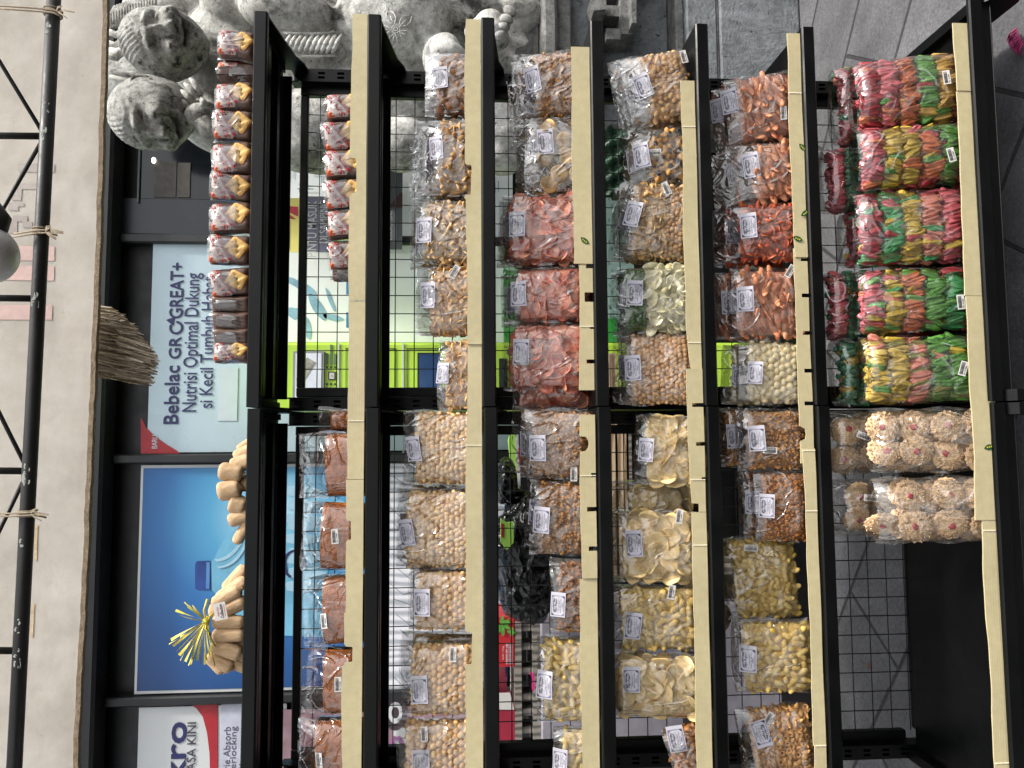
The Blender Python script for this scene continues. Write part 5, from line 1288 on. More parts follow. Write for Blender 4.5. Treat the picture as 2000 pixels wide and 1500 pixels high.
pxpoly(mb, [(968+20*math.cos(q)*1.0, 1452+34*math.sin(q)) for q in np.linspace(1.6, 4.7, 14)]+[(968, 1470)], PY-.002, 2, .001); pxtext(mb, 'CHOCOLATE', 968, 972, 1466, 1410, PY-.0035, 3, .01)
tag(mb.build('carton', [simple('carton_crimson', '#931b34', .45, var=.1, bump=0), STICK, simple('carton_magenta', '#b8347a', .45, bump=0), PWH]), 'crimson carton with a white flap at the left frame edge', 'carton')
mb = MB(); pxrect(mb, 955, 1353.5, 990, 1322, PY+.03, 0, .15); tag(mb.build('carton', simple('carton_maroon', '#6b1a2a', .5, var=.15)), 'small maroon carton between the two red cartons', 'carton')
# black plastic refuse sacks
def m_sack():
    N = NT('black_plastic'); co = N.coords(); w = N.n('ShaderNodeTexVoronoi'); w.inputs['Scale'].default_value = 9; nn = N.n('ShaderNodeTexNoise'); nn.inputs['Scale'].default_value = 5
    N.l(co, nn.inputs['Vector']); N.l(nn.outputs['Color'], w.inputs['Vector']); h = N.math('ADD', w.outputs['Distance'], N.noise(co, 9, 3, .5, .8))
    N.pbsdf(lin('#0c0d0e'), .22, 0, N.bump(h, .8, .03)); return N.m
SACK = m_sack()
def sack(px0, px1, y0, y1, Y, label, seed, extra=None):
    a, b = at(px1, y1, Y), at(px0, y0, Y); V, F = ICO3; n = vnoise(V, 3.2, seed, 4); k = 1+.16*n
    P = np.stack([(a.x+b.x)/2+V[:, 0]*k*(b.x-a.x)/2, Y+V[:, 1]*.13*k, (a.z+b.z)/2+np.sign(V[:, 2])*np.abs(V[:, 2])**.8*k*(b.z-a.z)/2*(1-.0*V[:, 0])], 1)
    mb = MB(); mb.add(P, F, 0, True); return tag(mb.build('refuse_sack', SACK), label, 'refuse sack', 'black refuse sacks behind the left rack')
sack(965, 1092, 960, 1215, .95, 'large shiny black refuse sack behind the brown cluster bags', 3)
sack(965, 1010, 895, 985, 1.0, 'smaller black refuse sack next to the lime bottle shape', 5)
mb = MB(); pxpoly(mb, [(1000, 838), (1008, 842), (1013, 880), (1015, 955), (1004, 958), (997, 900), (993, 860)], 1.15, 0, .05); pxpoly(mb, [(1006, 842), (1012, 846), (1017, 950), (1012, 952), (1008, 890)], 1.145, 1, .003); pxpoly(mb, [(1012, 875), (1017, 880), (1017, 925), (1014, 905)], 1.142, 2, .002)
tag(mb.build('folded_bag', [simple('pale_lime', '#9fcf5a', .4, bump=0), PWH, PRED]), 'folded lime and white packet leaning beside the black sack', 'packet')
mb = MB(); pxpoly(mb, [(978, 1012), (990, 1022), (1003, 1020), (1003, 1060), (990, 1075), (978, 1060)], .80, 0, .03); pxpoly(mb, [(979, 1022), (984, 1024), (984, 1050), (979, 1050)], .797, 1, .002)
tag(mb.build('printed_packet', [simple('pale_lime', '#9fcf5a'), PRED]), 'green and red printed packet stuck in the large black sack', 'packet')
# pale plank crate behind fifth row
t = thing('plank_crate', 'pale plank crate standing behind the wafer chip bags', 'crate', (at(1220, 900, 1.2).x, 1.2, .05)); o = tuple(t.location)
for (x0, x1) in ((1186, 1205), (1206, 1227), (1228, 1233)):
    mb = MB(); pxrect(mb, x0, 1130, x1, 812 if x0 < 1200 else 835, 1.2, 0, .018, o); mb.build('plank', WOODP if x0 < 1228 else WOODG, t)
for y in (840, 1120):
    mb = MB(); a, b = at(1233, y+8, 1.2), at(1186, y-8, 1.2); mb.rbox((a.x-o[0], .0185, 0), (b.x-o[0], .25, b.z-.05), .004); mb.build('post', WOODG, t)
mb = MB(); pxrect(mb, 1186, 790, 1204, 690, 1.22, 0, .02); pxrect(mb, 1186, 790, 1190, 690, 1.215, 0, .004)
tag(mb.build('plank', WOODP), 'short pale plank seen below the green cabinet foot', 'plank')
mb = MB(); V, F = lump(1, .12, 5, ICO2, 2.5); a = at(1392, 1205, .8); mb.add(V*np.array([.055, .05, .06])+np.array([a.x, .8, a.z]), F, 0, True); tag(mb.build('stone', simple('brown_stone', '#5b463c', .85, var=.3, bump=.8)), 'rough brown stone seen under the fifth shelf', 'stone')
V = [at(x, y, 1.09) for x, y in ((1036, 1318), (1040, 1316), (1043, 1325), (1044, 1345), (1042, 1350), (1038, 1345), (1039, 1330))]
mb = MB(); pxpoly(mb, [(1034, 1316), (1041, 1314), (1044, 1322), (1045, 1342), (1042, 1352), (1039, 1345), (1040, 1326)], PY-.03, 0, .008); tag(mb.build('pink_ribbon', simple('pink_cloth', '#c92a78', .6)), 'bright pink cloth strip hanging between pallet boards', 'cloth')

# ------------------------------------------------------------------ carved stone figures and plinth
def m_stone(name, light, mid, dark, sc=1.0, thr=.47):
    N = NT(name); co = N.coords()
    a = N.noise(co, 5*sc, 8, .72, .4); b = N.noise(co, 34*sc, 7, .75); c = N.noise(co, 130*sc, 4, .7)
    col = N.ramp(a, [(.36, lin(dark)), (thr, lin(mid)), (.62, lin(light))])
    col = N.mix(1.0, col, N.ramp(b, [(.3, (.45, .45, .44, 1)), (.52, (1, 1, 1, 1)), (.7, (1.3, 1.3, 1.28, 1))]), 'MULTIPLY')
    pits = N.ramp(N.noise(co, 75*sc, 5, .7), [(.34, (0, 0, 0, 1)), (.38, (1, 1, 1, 1))])
    col = N.mix(pits, lin('#2c2b28'), col)
    h = N.math('ADD', b, N.math('MULTIPLY', c, .6))
    N.pbsdf(col, .85, 0, N.bump(h, .8, .012)); return N.m
STONE = m_stone('weathered_stone', '#e6e5e0', '#aeada7', '#45433f', 1.0, .45)
STONED = m_stone('grey_stone', '#8b8b88', '#6a6a68', '#3f3f3d', .8)
PLST = m_stone('cement_wall', '#83878a', '#6f7375', '#4d5153', .5)
SY = 0.98
def g(x, z, x0, z0, sx, sz, a=0.0):
    dx, dz = x-x0, z-z0
    if a: dx, dz = dx*math.cos(a)+dz*math.sin(a), -dx*math.sin(a)+dz*math.cos(a)
    return np.exp(-(dx/sx)**2-(dz/sz)**2)
def head_mesh(seed, seg=150):
    n, m = seg, seg; th = np.linspace(0.001, math.pi-.001, n+1); ph = np.linspace(0, 2*math.pi, m+1)[:-1]
    T, Ph = np.meshgrid(th, ph, indexing='ij')
    D = np.stack([np.sin(T)*np.sin(Ph), -np.sin(T)*np.cos(Ph), np.cos(T)], -1).reshape(-1, 3)
    x, y, z = D.T; fr = np.clip(-y*2.2, 0, 1)
    base = np.stack([x*(.84-.04*np.clip(-z-.2, 0, 1)), y*.86, z*(.97)], 1)
    d = np.zeros(len(x)); xr_, zr_ = x, z; x = x/1.16; z = z/1.12+.02
    for s in (-1, 1):
        d += .07*g(x, z, s*.30, .30, .22, .07, s*-.25)              # brows
        d -= .10*g(x, z, s*.31, .14, .17, .10)                      # sockets
        d += .085*g(x, z, s*.31, .13, .12, .055, s*-.15)            # lids
        cz = .135+.03*np.cos((x-s*.31)*12); d -= .035*np.exp(-((z-cz)/.016)**2)*np.exp(-((x-s*.31)/.13)**4)
        cz = .205+.03*np.cos((x-s*.31)*10); d += .025*np.exp(-((z-cz)/.018)**2)*np.exp(-((x-s*.31)/.16)**4)
        d += .15*g(x, z, s*.42, -.17, .20, .16)                     # cheeks
        d += .09*g(x, z, s*.115, -.17, .06, .055)                   # nostril wings
        r = np.hypot((x-s*.02)/1.0, (z+.12)/1.0); d -= .045*np.exp(-((r-.36)/.035)**2)*(z < -.1)*(np.abs(x) > .18)*(x*s > 0)
        d -= .04*g(x, z, s*.055, -.215, .022, .018)
    d += .19*g(x, z, 0, -.12, .095, .085)+.10*g(x, z, 0, .05, .06, .16)
    mc = -.47+.75*x*x; w = np.exp(-(np.abs(x)/.34)**6)              # wide laughing mouth
    hh = .085*np.clip(1-(x/.36)**2, 0, 1)+.004
    inside = np.exp(-((z-mc)/hh)**4)*w
    d -= .19*inside
    teeth = np.exp(-((z-(mc+hh*.45))/(hh*.42+.004))**4)*np.exp(-(np.abs(x)/.26)**6)
    d += teeth*(.12+.012*np.cos(x*58))
    d += .055*np.exp(-((z-(mc+hh+.035))/.032)**2)*w+.075*np.exp(-((z-(mc-hh-.045))/.045)**2)*w
    d += .07*g(x, z, 0, -.86, .20, .12)
    d *= fr*1.55; x, z = xr_, zr_
    # hair cap with combed grooves
    hl = .50+.10*np.cos(x*5); hair = np.clip((z-hl)*14, 0, 1)*(1) + np.clip((y-.15)*6, 0, 1)*np.clip((z+.35)*8, 0, 1)
    hair = np.clip(hair, 0, 1); d += hair*(.035+.014*np.sin((x*1.0+z*.6)*48+seed)*np.exp(-((x+.1*seed)/.6)**2))
    d += .008*vnoise(D, 9, seed, 3)
    V = base*(1+d[:, None])
    F = np.array([(i*m+k, (i+1)*m+k, (i+1)*m+(k+1) % m, i*m+(k+1) % m) for i in range(n) for k in range(m)])
    mb = MB(); mb.add(V, F, 0, True)
    for s in (-1, 1):                                              # ears
        V = []; F = []; sg, s2 = 26, 10
        for i in range(sg):
            q = math.radians(-120+i*11.5)
            for j in range(s2):
                b = 6.283*j/s2; rr = .17+.045*math.cos(b); V.append((s*(.80+.035*math.sin(b)+.05*math.cos(q)), .10+rr*math.cos(q)*.62, .02+rr*math.sin(q)*1.15))
        for i in range(sg-1):
            for j in range(s2): F.append((i*s2+j, (i+1)*s2+j, (i+1)*s2+(j+1) % s2, i*s2+(j+1) % s2))
        mb.add(V, F, 0, True)
        V2, F2 = ICO2; mb.add(V2*np.array([.06, .10, .17])+np.array([s*.79, .10, .02]), F2, 0, True)
        mb.add(V2*np.array([.05, .05, .07])+np.array([s*.80, .05, -.20]), F2, 0, True)
    return mb
t = thing('stone_statue', 'weathered carved stone group of two laughing heads with hands, robes and flowers', 'statue', (at(500, 60, SY).x, SY, .3)); o = Vector(t.location)
def smooth_union(blobs, voxel, name, par, mat, extra=None, disp=.006):
    mb = MB()
    for (p, rad, rot) in blobs:
        V, F = ICO2; M = M4(rotm(*[math.radians(a) for a in rot]), 1, tuple(p-o)); M[:3, :3] = M[:3, :3]@np.diag(rad); mb.inst(V, F, [M])
    ob = mb.build('tmp', [mat]); md = ob.modifiers.new('r', 'REMESH'); md.mode = 'VOXEL'; md.voxel_size = voxel; md.use_smooth_shade = True
    sm = ob.modifiers.new('s', 'SMOOTH'); sm.iterations = 6; sm.factor = .6
    dg = bpy.context.evaluated_depsgraph_get(); me = bpy.data.meshes.new_from_object(ob.evaluated_get(dg)); bpy.data.objects.remove(ob)
    n = len(me.vertices); co = np.zeros(n*3, np.float32); me.vertices.foreach_get('co', co); co = co.reshape(-1, 3)
    nn = np.zeros(n*3, np.float32); me.vertex_normals.foreach_get('vector', nn); nn = nn.reshape(-1, 3)
    d = vnoise(co.astype(float), 9, 3, 3)*disp
    if extra is not None: d = d+extra(co+np.array(o))
    co = co+nn*d[:, None]; me.vertices.foreach_set('co', co.astype(np.float32).ravel()); me.update()
    me.materials.clear(); me.materials.append(mat); me.name = name
    q = bpy.data.objects.new(name, me); COL.objects.link(q); q.parent = par; return q
def B(px, py, rx, ry, rd, dy=0.0, rot=(0, 0, 0)):
    """blob at picture point; rx = half size down the picture x (height), ry = half size along picture y (width), px units; rd depth m"""
    k = (SY+dy+CD)/CF; return (at(px, py, SY+dy), (ry*k, rd, rx*k), rot)
body = [B(450, 120, 110, 120, .16, .20), B(420, 250, 75, 45, .12, .12, (0, 20, 0)), B(600, 90, 110, 170, .20, .26), B(620, 255, 90, 85, .17, .12), B(585, 300, 45, 35, .10, .06),
        B(560, 22, 95, 50, .11, -.02, (0, 8, 0)), B(770, 40, 120, 105, .16, .04), B(760, 200, 150, 120, .17, .20), B(785, 285, 62, 55, .10, .04), B(880, 30, 160, 90, .15, .16), B(950, 120, 130, 110, .14, .22),
        B(975, 270, 65, 75, .10, .10), B(868, 118, 48, 52, .09, -.04), B(955, 62, 44, 40, .07, -.05), B(330, 20, 90, 60, .12, .22), B(270, 150, 90, 60, .1, .22), B(480, 10, 90, 60, .14, .1), B(1010, 20, 60, 60, .1, .12)]
def folds(P):
    k = CF/(SY+CD); u = P[:, 0]; z = P[:, 2]
    zz = (z-o.z)
    f = .010*np.sin(u*60+np.sin(z*8)*1.6)*np.clip((at(840, 0, SY).z-z)*8, 0, 1)
    return f
smooth_union(body, .011, 'body', t, STONE, folds)
def add_head(px, py, hx, hy, dy, yaw, tilt, nod, seed, nm):
    k = (SY+dy+CD)/CF; mb = head_mesh(seed); q = mb.build('head', STONE, t); q.location = at(px, py, SY+dy)-o
    q.rotation_euler = Matrix.Rotation(math.radians(tilt), 3, 'Y').to_4x4().to_3x3().__matmul__(Matrix.Rotation(math.radians(yaw), 3, 'Z')).__matmul__(Matrix.Rotation(math.radians(nod), 3, 'X')).to_euler()
    q.scale = (hy*k/.80, hx*k*1.0, hx*k); return q
add_head(323, 86, 82, 63, -.06, -6, -4, 17, 1, 'a')
add_head(300, 222, 82, 64, -.10, -54, -4, 14, 2, 'b')
# hand of the left figure clasping the shoulder
mb = MB(); k = (SY-.12+CD)/CF
V, F = ICO2; 
def hp(x, y, d=0.0): return np.array(at(x, y, SY-.14+d)-o)
mb.inst(V*np.array([20*k, .028, 26*k]), F, [M4(rotm(0, math.radians(-25), 0), 1, tuple(hp(385, 222)))])
for (a, b, c, r_) in (((372, 212), (352, 196), (344, 190), 6.5), ((378, 200), (360, 182), (352, 178), 6.8), ((386, 190), (368, 170), (362, 164), 6.4), ((393, 186), (378, 160), (372, 155), 5.6), ((396, 222), (398, 200), (392, 190), 7.5)):
    mb.tube([hp(*a), (hp(*a)+hp(*b))/2+np.array([0, -.010, 0]), hp(*b, -.006), hp(*c, .006)], [r_*k*1.05, r_*k, r_*k*.92, r_*k*.6], 12)
    mb.inst(V*np.array([r_*k*.62]*3), F, [M4(np.eye(3), 1, tuple(hp(*c, .006)))])
mb.tube([hp(392, 232), hp(412, 262, .02), hp(455, 300, .06)], [17*k, 20*k, 26*k], 18)
mb.build('hand', STONE, t)
# curled locks and scarf at the upper right
mb = MB()
for i in range(17):
    y0 = 2+i*0.0; x0 = 212+i*5.4
    P = [at(x0-2, 62-i*2.3, SY-.02)-o, at(x0+5, 46-i*2.4, SY-.05)-o, at(x0+4, 28-i*2.2, SY-.05)-o, at(x0+12, 12-i*2.0, SY-.03)-o]; mb.tube(P, [.004, .006, .006, .004], 8)
for (a, w_) in (([(214, 62), (226, 68), (240, 64), (262, 52)], .012), ([(212, 108), (226, 112), (240, 100), (246, 84)], .014), ([(212, 84), (225, 88), (236, 82)], .010), ([(212, 135), (236, 142), (262, 146), (290, 160), (330, 175)], .012), ([(215, 150), (250, 158), (300, 176)], .008)):
    mb.tube([at(x, y, SY-.03)-o for x, y in a], w_, 10)
mb.build('curled_locks', STONE, t)
# twisted rope band
mb = MB(); x0, x1 = 552, 662
for y in (64, 108): mb.tube([at(x0, y, SY-.05)-o, at((x0+x1)/2, y+2, SY-.06)-o, at(x1, y, SY-.05)-o], .0045, 8)
for i in range(10):
    x = x0+4+i*11; P = [at(x-7, 104, SY-.05)-o, at(x-3, 96, SY-.07)-o, at(x+4, 84, SY-.075)-o, at(x+9, 75, SY-.07)-o, at(x+12, 68, SY-.05)-o]; mb.tube(P, [.004, .008, .010, .008, .004], 10)
mb.build('rope_band', STONE, t)
# carved flowers
for (fx, fy) in ((773, 57), (872, 8)):
    mb = MB(); Yf = SY-.137 if fx < 800 else SY-.02
    for q in range(5):
        a = q*1.257+.55; L = 21; c0 = (fx+9*math.cos(a), fy+9*math.sin(a)); c1 = (fx+(9+L*1.5)*math.cos(a), fy+(9+L*1.5)*math.sin(a)); nrm = (-math.sin(a), math.cos(a))
        for s in (-1, 1):
            pts = []
            for i in range(9):
                u = i/8; w_ = 9*math.sin(math.pi*u)**.9*s; pts.append(at(c0[0]+(c1[0]-c0[0])*u+nrm[0]*w_, c0[1]+(c1[1]-c0[1])*u+nrm[1]*w_, Yf+.010*u+.02*u*u)-o)
            mb.tube(pts, .0022, 6)
        mb.tube([at(c0[0]+(c1[0]-c0[0])*u, c0[1]+(c1[1]-c0[1])*u, Yf+.010*u)-o for u in (.1, .35, .6)], .0018, 6)
    for R_ in (8, 4): mb.tube([at(fx+R_*math.cos(a), fy+R_*math.sin(a), Yf)-o for a in np.linspace(0, 6.3, 18)], .002, 6)
    mb.build('carved_flower', STONE, t)
mb = MB()      # toes of the lower paw
for i in range(4): mb.inst(V*np.array([10*k, .02, 15*k]), F, [M4(rotm(0, .3*i-.3, 0), 1, tuple(np.array(at(975+i*7, 70-i*16, SY-.10)-o)))])
mb.build('paw', STONE, t)

# plinth with moulded courses, and cement wall beside the paving
xr = at(1300, -900, SY).x; xl = at(1150, 196, SY).x
t = thing('stone_plinth', 'grey moulded stone plinth carrying the carved figures at the right', 'plinth', (at(1200, 60, SY).x, SY, 0)); o = tuple(t.location)
def course(x0, x1, dy, nm, mat, ya=196, r=.006):
    a = at(x0, ya, SY); b = at(x1, ya, SY); q = MB(); q.rbox((a.x-o[0], dy, b.z), (xr-o[0], .5, a.z-.0005), r); return q.build(nm, mat, t)
course(1010, 1060, .10, 'course', STONED); course(1060, 1090, -.02, 'course', STONED, r=.012); course(1090, 1120, .03, 'course', STONED); course(1120, 1165, .09, 'course', PLST)
course(1165, 1184, .05, 'course', STONED); course(1184, 1328, .13, 'course', PLST, 215); course(1328, 1345, .03, 'course', STONED); course(1345, 1405, -.00, 'course', PLST); course(1405, 1409, .004, 'joint', STONED); 
a = at(1409, 196, SY); q = MB(); q.rbox((a.x-o[0], -.002, .0), (xr-o[0], .5, a.z-.001), .008); q.build('wall', PLST, t)
mb = MB(); T_ = [(1190, -60), (1190, 62), (1213, 62), (1213, 30), (1222, 28), (1230, 18), (1240, 12), (1248, 10), (1248, -60)]; 
mb = MB(); pxpoly(mb, [(1234, -200), (1234, 45), (1243, 45), (1243, -200)], SY-.06, 0, .19, o); mb.build('bracket', STONED, t)
for y in (65, 20, -25): 
    mb = MB(); pxrect(mb, 1184.5, y+11, 1213, y-9, SY+.03, 0, .10, o); mb.build('baluster', STONED, t)
mb = MB(); pxrect(mb, 1214, 66, 1233, -200, SY-.0, 0, .13, o); mb.build('carved_band', STONED, t)
mb = MB(); pxpoly(mb, [(1184, 18), (1184, -12), (1160, -16), (1152, 2), (1160, 20)][::-1], SY-.05, 0, .10, o); mb.build('boss', STONED, t)

# ------------------------------------------------------------------ canvas valance, truss, lamp, straw
VY = 0.36
hz = lambda X: np.interp(X, [at(150, 1500, VY).x, at(178, 900, VY).x, at(197, 400, VY).x, at(208, 0, VY).x], [at(150, 1500, VY).z, at(178, 900, VY).z, at(197, 400, VY).z, at(208, 0, VY).z])
def cloth(X, z):
    return VY+.0015*math.sin(X*9+z*5)+.0015*math.sin(X*31-z*14+2*math.sin(z*7))+.002*math.exp(-((z-2.30-.10*math.sin(X*2.5))/.05)**2)*math.sin(X*5)
def m_canvas():
    N = NT('dirty_canvas'); co = N.coords(); a = N.noise(co, 6, 8, .72); b = N.noise(co, 28, 6, .7); c = N.noise(N.coords((1, 1, 1)), 700, 2)
    col = N.ramp(a, [(.28, lin('#cfc7bc')), (.5, lin('#e0d9cf')), (.72, lin('#ebe6de'))]); st = N.ramp(b, [(.27, (1, 1, 1, 1)), (.36, (0, 0, 0, 1))])
    col = N.mix(N.math('MULTIPLY', st, .45), col, lin('#8a7d6a')); col = N.mix(N.math('MULTIPLY', N.ramp(N.noise(co, 11, 7, .8, 1.5), [(.66, (0, 0, 0, 1)), (.70, (1, 1, 1, 1))]), .35), col, lin('#9a8360'))
    nb = N.bump(N.math('ADD', N.noise(co, 10, 5, .55, .3), N.math('MULTIPLY', c, .03)), .16, .02)
    p = N.pbsdf(col, .8, 0, nb, .2); tl = N.n('ShaderNodeBsdfTranslucent'); N.l(col, tl.inputs[0]); mx = N.n('ShaderNodeMixShader'); mx.inputs[0].default_value = .35
    N.l(p.outputs[0], mx.inputs[1]); N.l(tl.outputs[0], mx.inputs[2]); N.l(mx.outputs[0], N.out.inputs[0]); return N.m
CANV = m_canvas()
t = thing('canvas_valance', 'dirty cream canvas valance with stiff tan hem hanging above the racks', 'canvas', (0, VY, 2.2))
mb = MB(); Xs = np.linspace(-1.75, 1.75, 141); V = []; nz = 40
for s in (0, 1):
    for X in Xs:
        h0 = hz(X)+.004
        for j in range(nz+1):
            z = h0+(2.66-h0)*(j/nz)**1.3; V.append((X, cloth(X, z)-VY+(.002 if s else 0), z-2.2))
m_ = (nz+1); NN = len(Xs)*m_; F = []
for i in range(len(Xs)-1):
    for j in range(nz):
        a = i*m_+j; F.append((a, a+m_, a+m_+1, a+1)); F.append((NN+a+1, NN+a+m_+1, NN+a+m_, NN+a))
mb.add(V, F, 0, True); mb.build('canvas', CANV, t)
mb = MB(); V = []; rs = random.Random(6)
for X in Xs:
    h0 = hz(X)+rs.uniform(-.0012, .0012); y = cloth(X, h0)-VY
    V += [(X, y-.004, h0-2.2-.004), (X, y-.004, h0-2.2+.008), (X, y+.010, h0-2.2+.008), (X, y+.010, h0-2.2-.004)]
mb.add(V, [(4*i+k, 4*i+4+k, 4*i+4+(k+1) % 4, 4*i+(k+1) % 4) for i in range(len(Xs)-1) for k in range(4)]); mb.build('hem', simple('tan_hem', '#8d7c66', .9, var=.3, vs=60, bump=.6, bs=200), t)
FR = simple('faded_red_print', '#d6b8b0', .8, var=.12, vs=25, bump=.1); FG = simple('faded_grey_print', '#b3a9a3', .8, var=.08, vs=25, bump=.1); RUST = simple('rust_stain', '#cdb592', .85, var=.3, vs=60, bump=.1)
def cprint(poly, mi, mb):
    """flat print lying on the cloth, refined so that it follows the folds"""
    P = [at(x, y, VY) for x, y in poly]; x0, x1 = min(p.x for p in P), max(p.x for p in P); z0, z1 = min(p.z for p in P), max(p.z for p in P)
    nx, nz = max(2, int((x1-x0)/.012)), max(2, int((z1-z0)/.012))
    def ins(x, z):
        c = False; n = len(P)
        for i in range(n):
            a, b = P[i], P[(i+1) % n]
            if (a.z > z) != (b.z > z) and x < (b.x-a.x)*(z-a.z)/(b.z-a.z)+a.x: c = not c
        return c
    for i in range(nx):
        for j in range(nz):
            u0, u1, v0, v1 = x0+(x1-x0)*i/nx, x0+(x1-x0)*(i+1)/nx, z0+(z1-z0)*j/nz, z0+(z1-z0)*(j+1)/nz
            if ins((u0+u1)/2, (v0+v1)/2): mb.add([(x, cloth(x, z)-VY-.0012, z-2.2) for x, z in ((u0, v0), (u1, v0), (u1, v1), (u0, v1))], [(0, 1, 2, 3)], mi, True)
def one_print(poly, mi):
    mb = MB(); cprint(poly, mi, mb)
    if mb.V: mb.build('faded_print', [FR, FG, RUST], t)
for (x0, y0, x1, y1) in ((-40, 481, 106, 508), (-40, 519, 104, 547), (-40, 596, 101, 624)): one_print([(x0, y0), (x1, y0), (x1, y1), (x0, y1)], 0)
for P in ([(36, 321), (108, 321), (108, 336), (36, 336)], [(40, 359), (80, 359), (80, 374), (46, 374), (36, 392), (24, 392), (34, 366)], [(18, 405), (22, 397), (36, 400), (48, 396), (46, 404), (30, 412), (20, 412)], [(16, 440), (24, 425), (44, 422), (62, 436), (64, 446), (52, 440), (36, 436), (34, 452), (18, 456)]): one_print(P, 1)
one_print([(64, 1025), (72, 1025), (72, 1095), (65, 1095)], 2); one_print([(62, 1180), (67, 1180), (65, 1245), (60, 1245)], 2)


TY = .17
TUBE = simple('dark_steel_tube', '#1d1b1a', .5, var=.25, vs=9, bump=.15); CHIP = simple('paint_chip_grey', '#9fa49c', .7, var=.1)
t = thing('steel_truss', 'black welded steel truss with chipped paint in front of the canvas', 'truss', (0, TY, 2.3)); o = Vector(t.location)
def tp(x, y): return at(x, y, TY)-o
def tl(y): return 105-77*y/1500
k = (TY+CD)/CF
mb = MB(); mb.tube([tp(tl(-260), -260), tp(tl(500), 500), tp(tl(1100), 1100), tp(tl(1760), 1760)], 12.5*k, 20); mb.build('bottom_chord', TUBE, t)
mb = MB(); mb.tube([tp(tl(-260)-300, -260), tp(tl(1760)-300, 1760)], 12.5*k, 16); mb.build('top_chord', TUBE, t)
for y in (-60, 266, 583, 920, 1271, 1620):
    mb = MB(); mb.tube([tp(tl(y)-8, y), tp(tl(y)-290, y-3)], 6.5*k, 12); mb.build('strut', TUBE, t)
for (a, b) in (((tl(258)-10, 256), (tl(0)-300, -200)), ((tl(276)-10, 277), (-90, 575)), ((tl(910)-8, 910), (-110, 590)), ((tl(932)-8, 932), (-110, 1262)), ((tl(1610)-8, 1610), (-130, 1280))):
    mb = MB(); mb.tube([tp(*a), tp(*b)], 3.8*k, 10); mb.build('diagonal', TUBE, t)
rs = random.Random(9)
for (yc, n, L) in ((262, 9, 16), (585, 8, 12), (925, 9, 18), (1282, 6, 20), (60, 3, 10), (225, 3, 6), (1220, 4, 14), (1040, 2, 30), (200, 2, 8)):
    for i in range(n):
        mb = MB(); y = yc+rs.uniform(-L, L); off = rs.uniform(-4, 7); a = math.asin(max(-.9, min(.9, off/12.5))); c = tp(tl(y)+off, y)
        V_ = []; K_ = 7; s1 = rs.uniform(.002, .0075)*(2 if n > 5 and i < 3 else 1); s2 = rs.uniform(.002, .005)
        c = Vector((c.x, -12.5*k*math.cos(a)-.0006, c.z))
        for q in range(K_): r_ = rs.uniform(.6, 1.1); V_.append((c.x+s1*r_*math.cos(q*6.28/K_), c.y+.0008*abs(math.sin(q)), c.z+s2*r_*math.sin(q*6.28/K_)))
        mb.add(V_, [tuple(range(K_))], 0)
        mb.build('paint_chip', CHIP, t)
TW = simple('jute_twine', '#9c8d78', .9, var=.2, vs=60, bump=.4, bs=300)
for i, (y, dsc, P) in enumerate(((24, 'pale twine wound on the truss at the right frame edge', [(-60, 10), (60, 18), (104, 22), (122, 31)]), (455, 'knotted pale twine strip beside the round lamp', [(26, 460), (72, 453), (92, 452), (112, 457)]), (1006, 'pale twine tied on the truss near its left part', [(-60, 1004), (20, 1006), (66, 1003), (90, 1008)]))):
    mb = MB()
    for q in (-4, 4): mb.tube([at(x, yy+q*.7, TY-.024) for x, yy in P], .0022, 6)
    ycc = P[2][1]
    for q in (-5, 0, 5): mb.tube([Vector((at(0, ycc+q, TY).x, TY+15.5*k*math.sin(a), at(tl(ycc), ycc, TY).z+15.5*k*math.cos(a))) for a in np.linspace(0, 6.28, 18)], .002, 6)
    for (dx, dy_, L) in ((22, 14, 1), (30, 2, 1.2), (14, -10, .8)):
        a, b = at(tl(ycc)+6, ycc, TY-.022), at(tl(ycc)+6+dx*L, ycc+dy_, TY-.03); sd = Vector((.006, 0, .001)) if i == 1 else Vector((.003, 0, .001)); m2 = (a+b)/2+Vector((0, -.006, 0))
        mb.add([a-sd*.4, a+sd*.4, m2+sd, m2-sd, b-sd*.7, b+sd*.5], [(0, 1, 2, 3), (3, 2, 5, 4)], 0, True)
    tag(mb.build('twine', TW), dsc, 'twine', 'twine ties on the truss')
t = thing('globe_lamp', 'round white globe lamp cut by the top edge beside the truss', 'lamp', at(-32, 496, .02)); k2 = (.02+CD)/CF
V, F = ICO3; mb = MB(); mb.add(V*58*k2, F, 0, True); mb.build('globe', simple('lamp_white', '#dcdcdc', .3, bump=0), t)
mb = MB(); c = at(-32, 496, .02); mb.tube([at(-6, 450, .02)-c, at(-2, 428, .02)-c, at(-14, 404, .02)-c, at(-60, 392, .02)-c], [.02, .024, .018, .012], 14); mb.build('socket', TUBE, t)

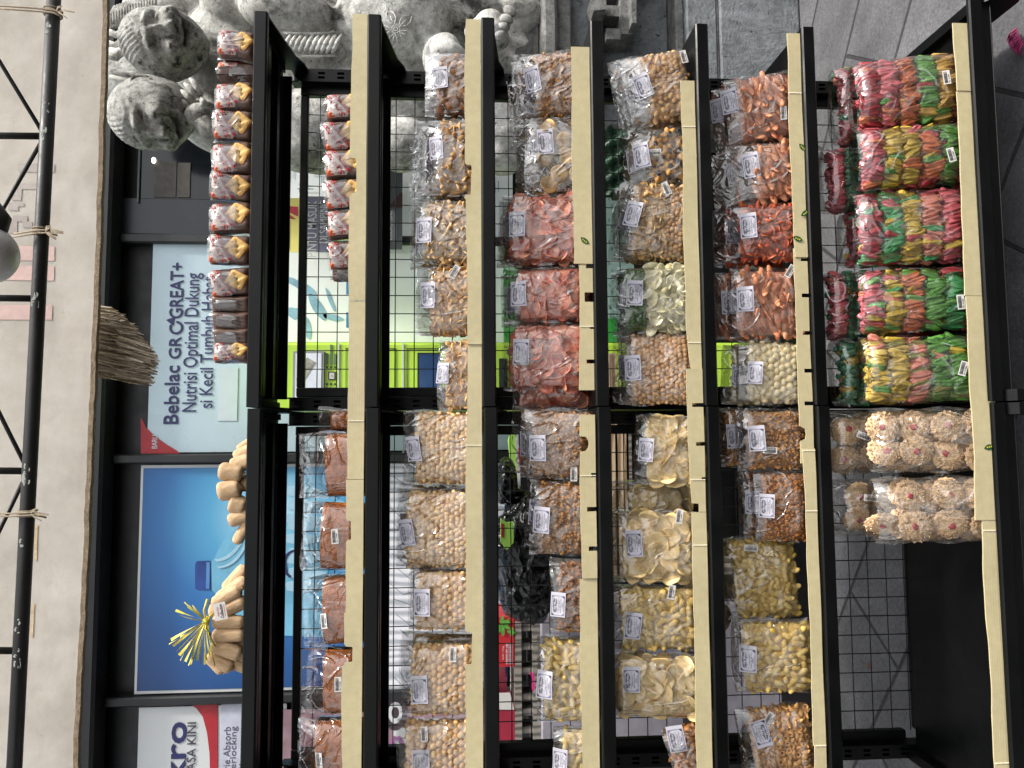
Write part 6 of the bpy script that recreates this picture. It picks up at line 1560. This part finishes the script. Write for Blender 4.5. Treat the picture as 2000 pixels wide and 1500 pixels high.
t = thing('straw_tassel', 'thick hanging tuft of dry straw below the canvas hem', 'straw tuft', at(200, 680, .52)); o = Vector(t.location)
STR = m_food('dry_straw', ['#766c62', '#aaa092', '#cdc4b8', '#8d8377', '#e6ded2', '#655c53', '#bcb2a5'], .8, .2, 200)
mb = MB(); rs = random.Random(11)
for i in range(1900):
    u = rs.random(); vy = rs.uniform(-1, 1)           # start height, position across
    dpt = rs.uniform(-1, 1)*math.sqrt(max(0, 1-vy*vy))
    x0 = 130+rs.random()*130; lim = 315-70*(max(0, -vy))**1.2-12*max(0, vy)-rs.random()*34
    L = rs.uniform(40, 95); x1 = min(x0+L, lim); 
    if x1-x0 < 8: x0 = x1-40
    hw0 = 70+(x0-180)*.03; cy = 668+(x0-190)*.22; cy1 = 668+(x1-190)*.26
    y0, y1 = cy+vy*hw0*.92, cy1+vy*(66-(x1-190)*.12)+rs.gauss(0, 4)+(-9 if vy < -.5 else 0)*rs.random()
    Y_ = .52+dpt*.075; a = at(x0, y0, Y_)-o; b = at(x1, y1, Y_-.008*rs.random())-o; sd = Vector((rs.uniform(.0012, .0032), rs.uniform(-.002, .002), 0))
    m2 = (a+b)/2+Vector((rs.gauss(0, .002), -.002, 0))
    mb.add([a-sd, a+sd, m2+sd, m2-sd, b+sd*.5, b-sd*.5], [(0, 1, 2, 3), (3, 2, 4, 5)], 0, False)
mb.build('straw', STR, t)

# small things on the floor
def ground(x, y, z=0.0):
    d = _F*CF+R2*((1500-y)-750)+D2*(x-1000); s = (z-CZ)/d.z; return Vector((CX+d.x*s, -CD+d.y*s, z))
mb = MB(); pk = simple('pink_net', '#8f2458', .6, bump=0); a, b = ground(1972, 70, .012), ground(1998, 105, .012)
p00 = ground(1968, 75, .01); N_ = 7
for i in range(N_+1):
    u = i/N_
    for (s_, e_) in ((((1968, 78), (1992, 108)), ((1985, 56), (1999, 84))),):
        A = ground(s_[0][0]+(s_[1][0]-s_[0][0])*u, s_[0][1]+(s_[1][1]-s_[0][1])*u, .012+.004*math.sin(i*2)); Bp = ground(e_[0][0]+(e_[1][0]-e_[0][0])*u, e_[0][1]+(e_[1][1]-e_[0][1])*u, .016); mb.tube([A, (A+Bp)/2+Vector((0, 0, .006)), Bp], .002, 5)
        A = ground(1968+(1985-1968)*u, 78+(56-78)*u, .014); Bp = ground(1992+(1999-1992)*u, 108+(84-108)*u, .012); mb.tube([A, (A+Bp)/2+Vector((0, 0, .006)), Bp], .002, 5)
tag(mb.build('net_scrap', pk), 'bright pink scrap of netting on the dark floor by the rack foot', 'net scrap')
mb = MB(); c = ground(1938, 16, 0); V, F = lump(1, .2, 3, ICO1); mb.add(V*np.array([.018, .02, .006])+np.array(c)+np.array([0, 0, .006]), F, 0, True); tag(mb.build('wood_chip', simple('raw_wood', '#c9b79b', .8)), 'pale wood chip on the paving above the rack foot', 'wood chip')
mb = MB(); c = ground(1700, 1300, 0)
V, F = chip(.012, 3, .0006, .4, 0, 4, 10); mb.add(V@rotm(1.5, 0, 0).T+np.array(c)+np.array([0, 0, .004]), F, 0, True); tag(mb.build('dry_leaf', simple('dry_leaf', '#5a3f34', .8)), 'small brown dry leaf on the paving behind the bottom wire', 'leaf')
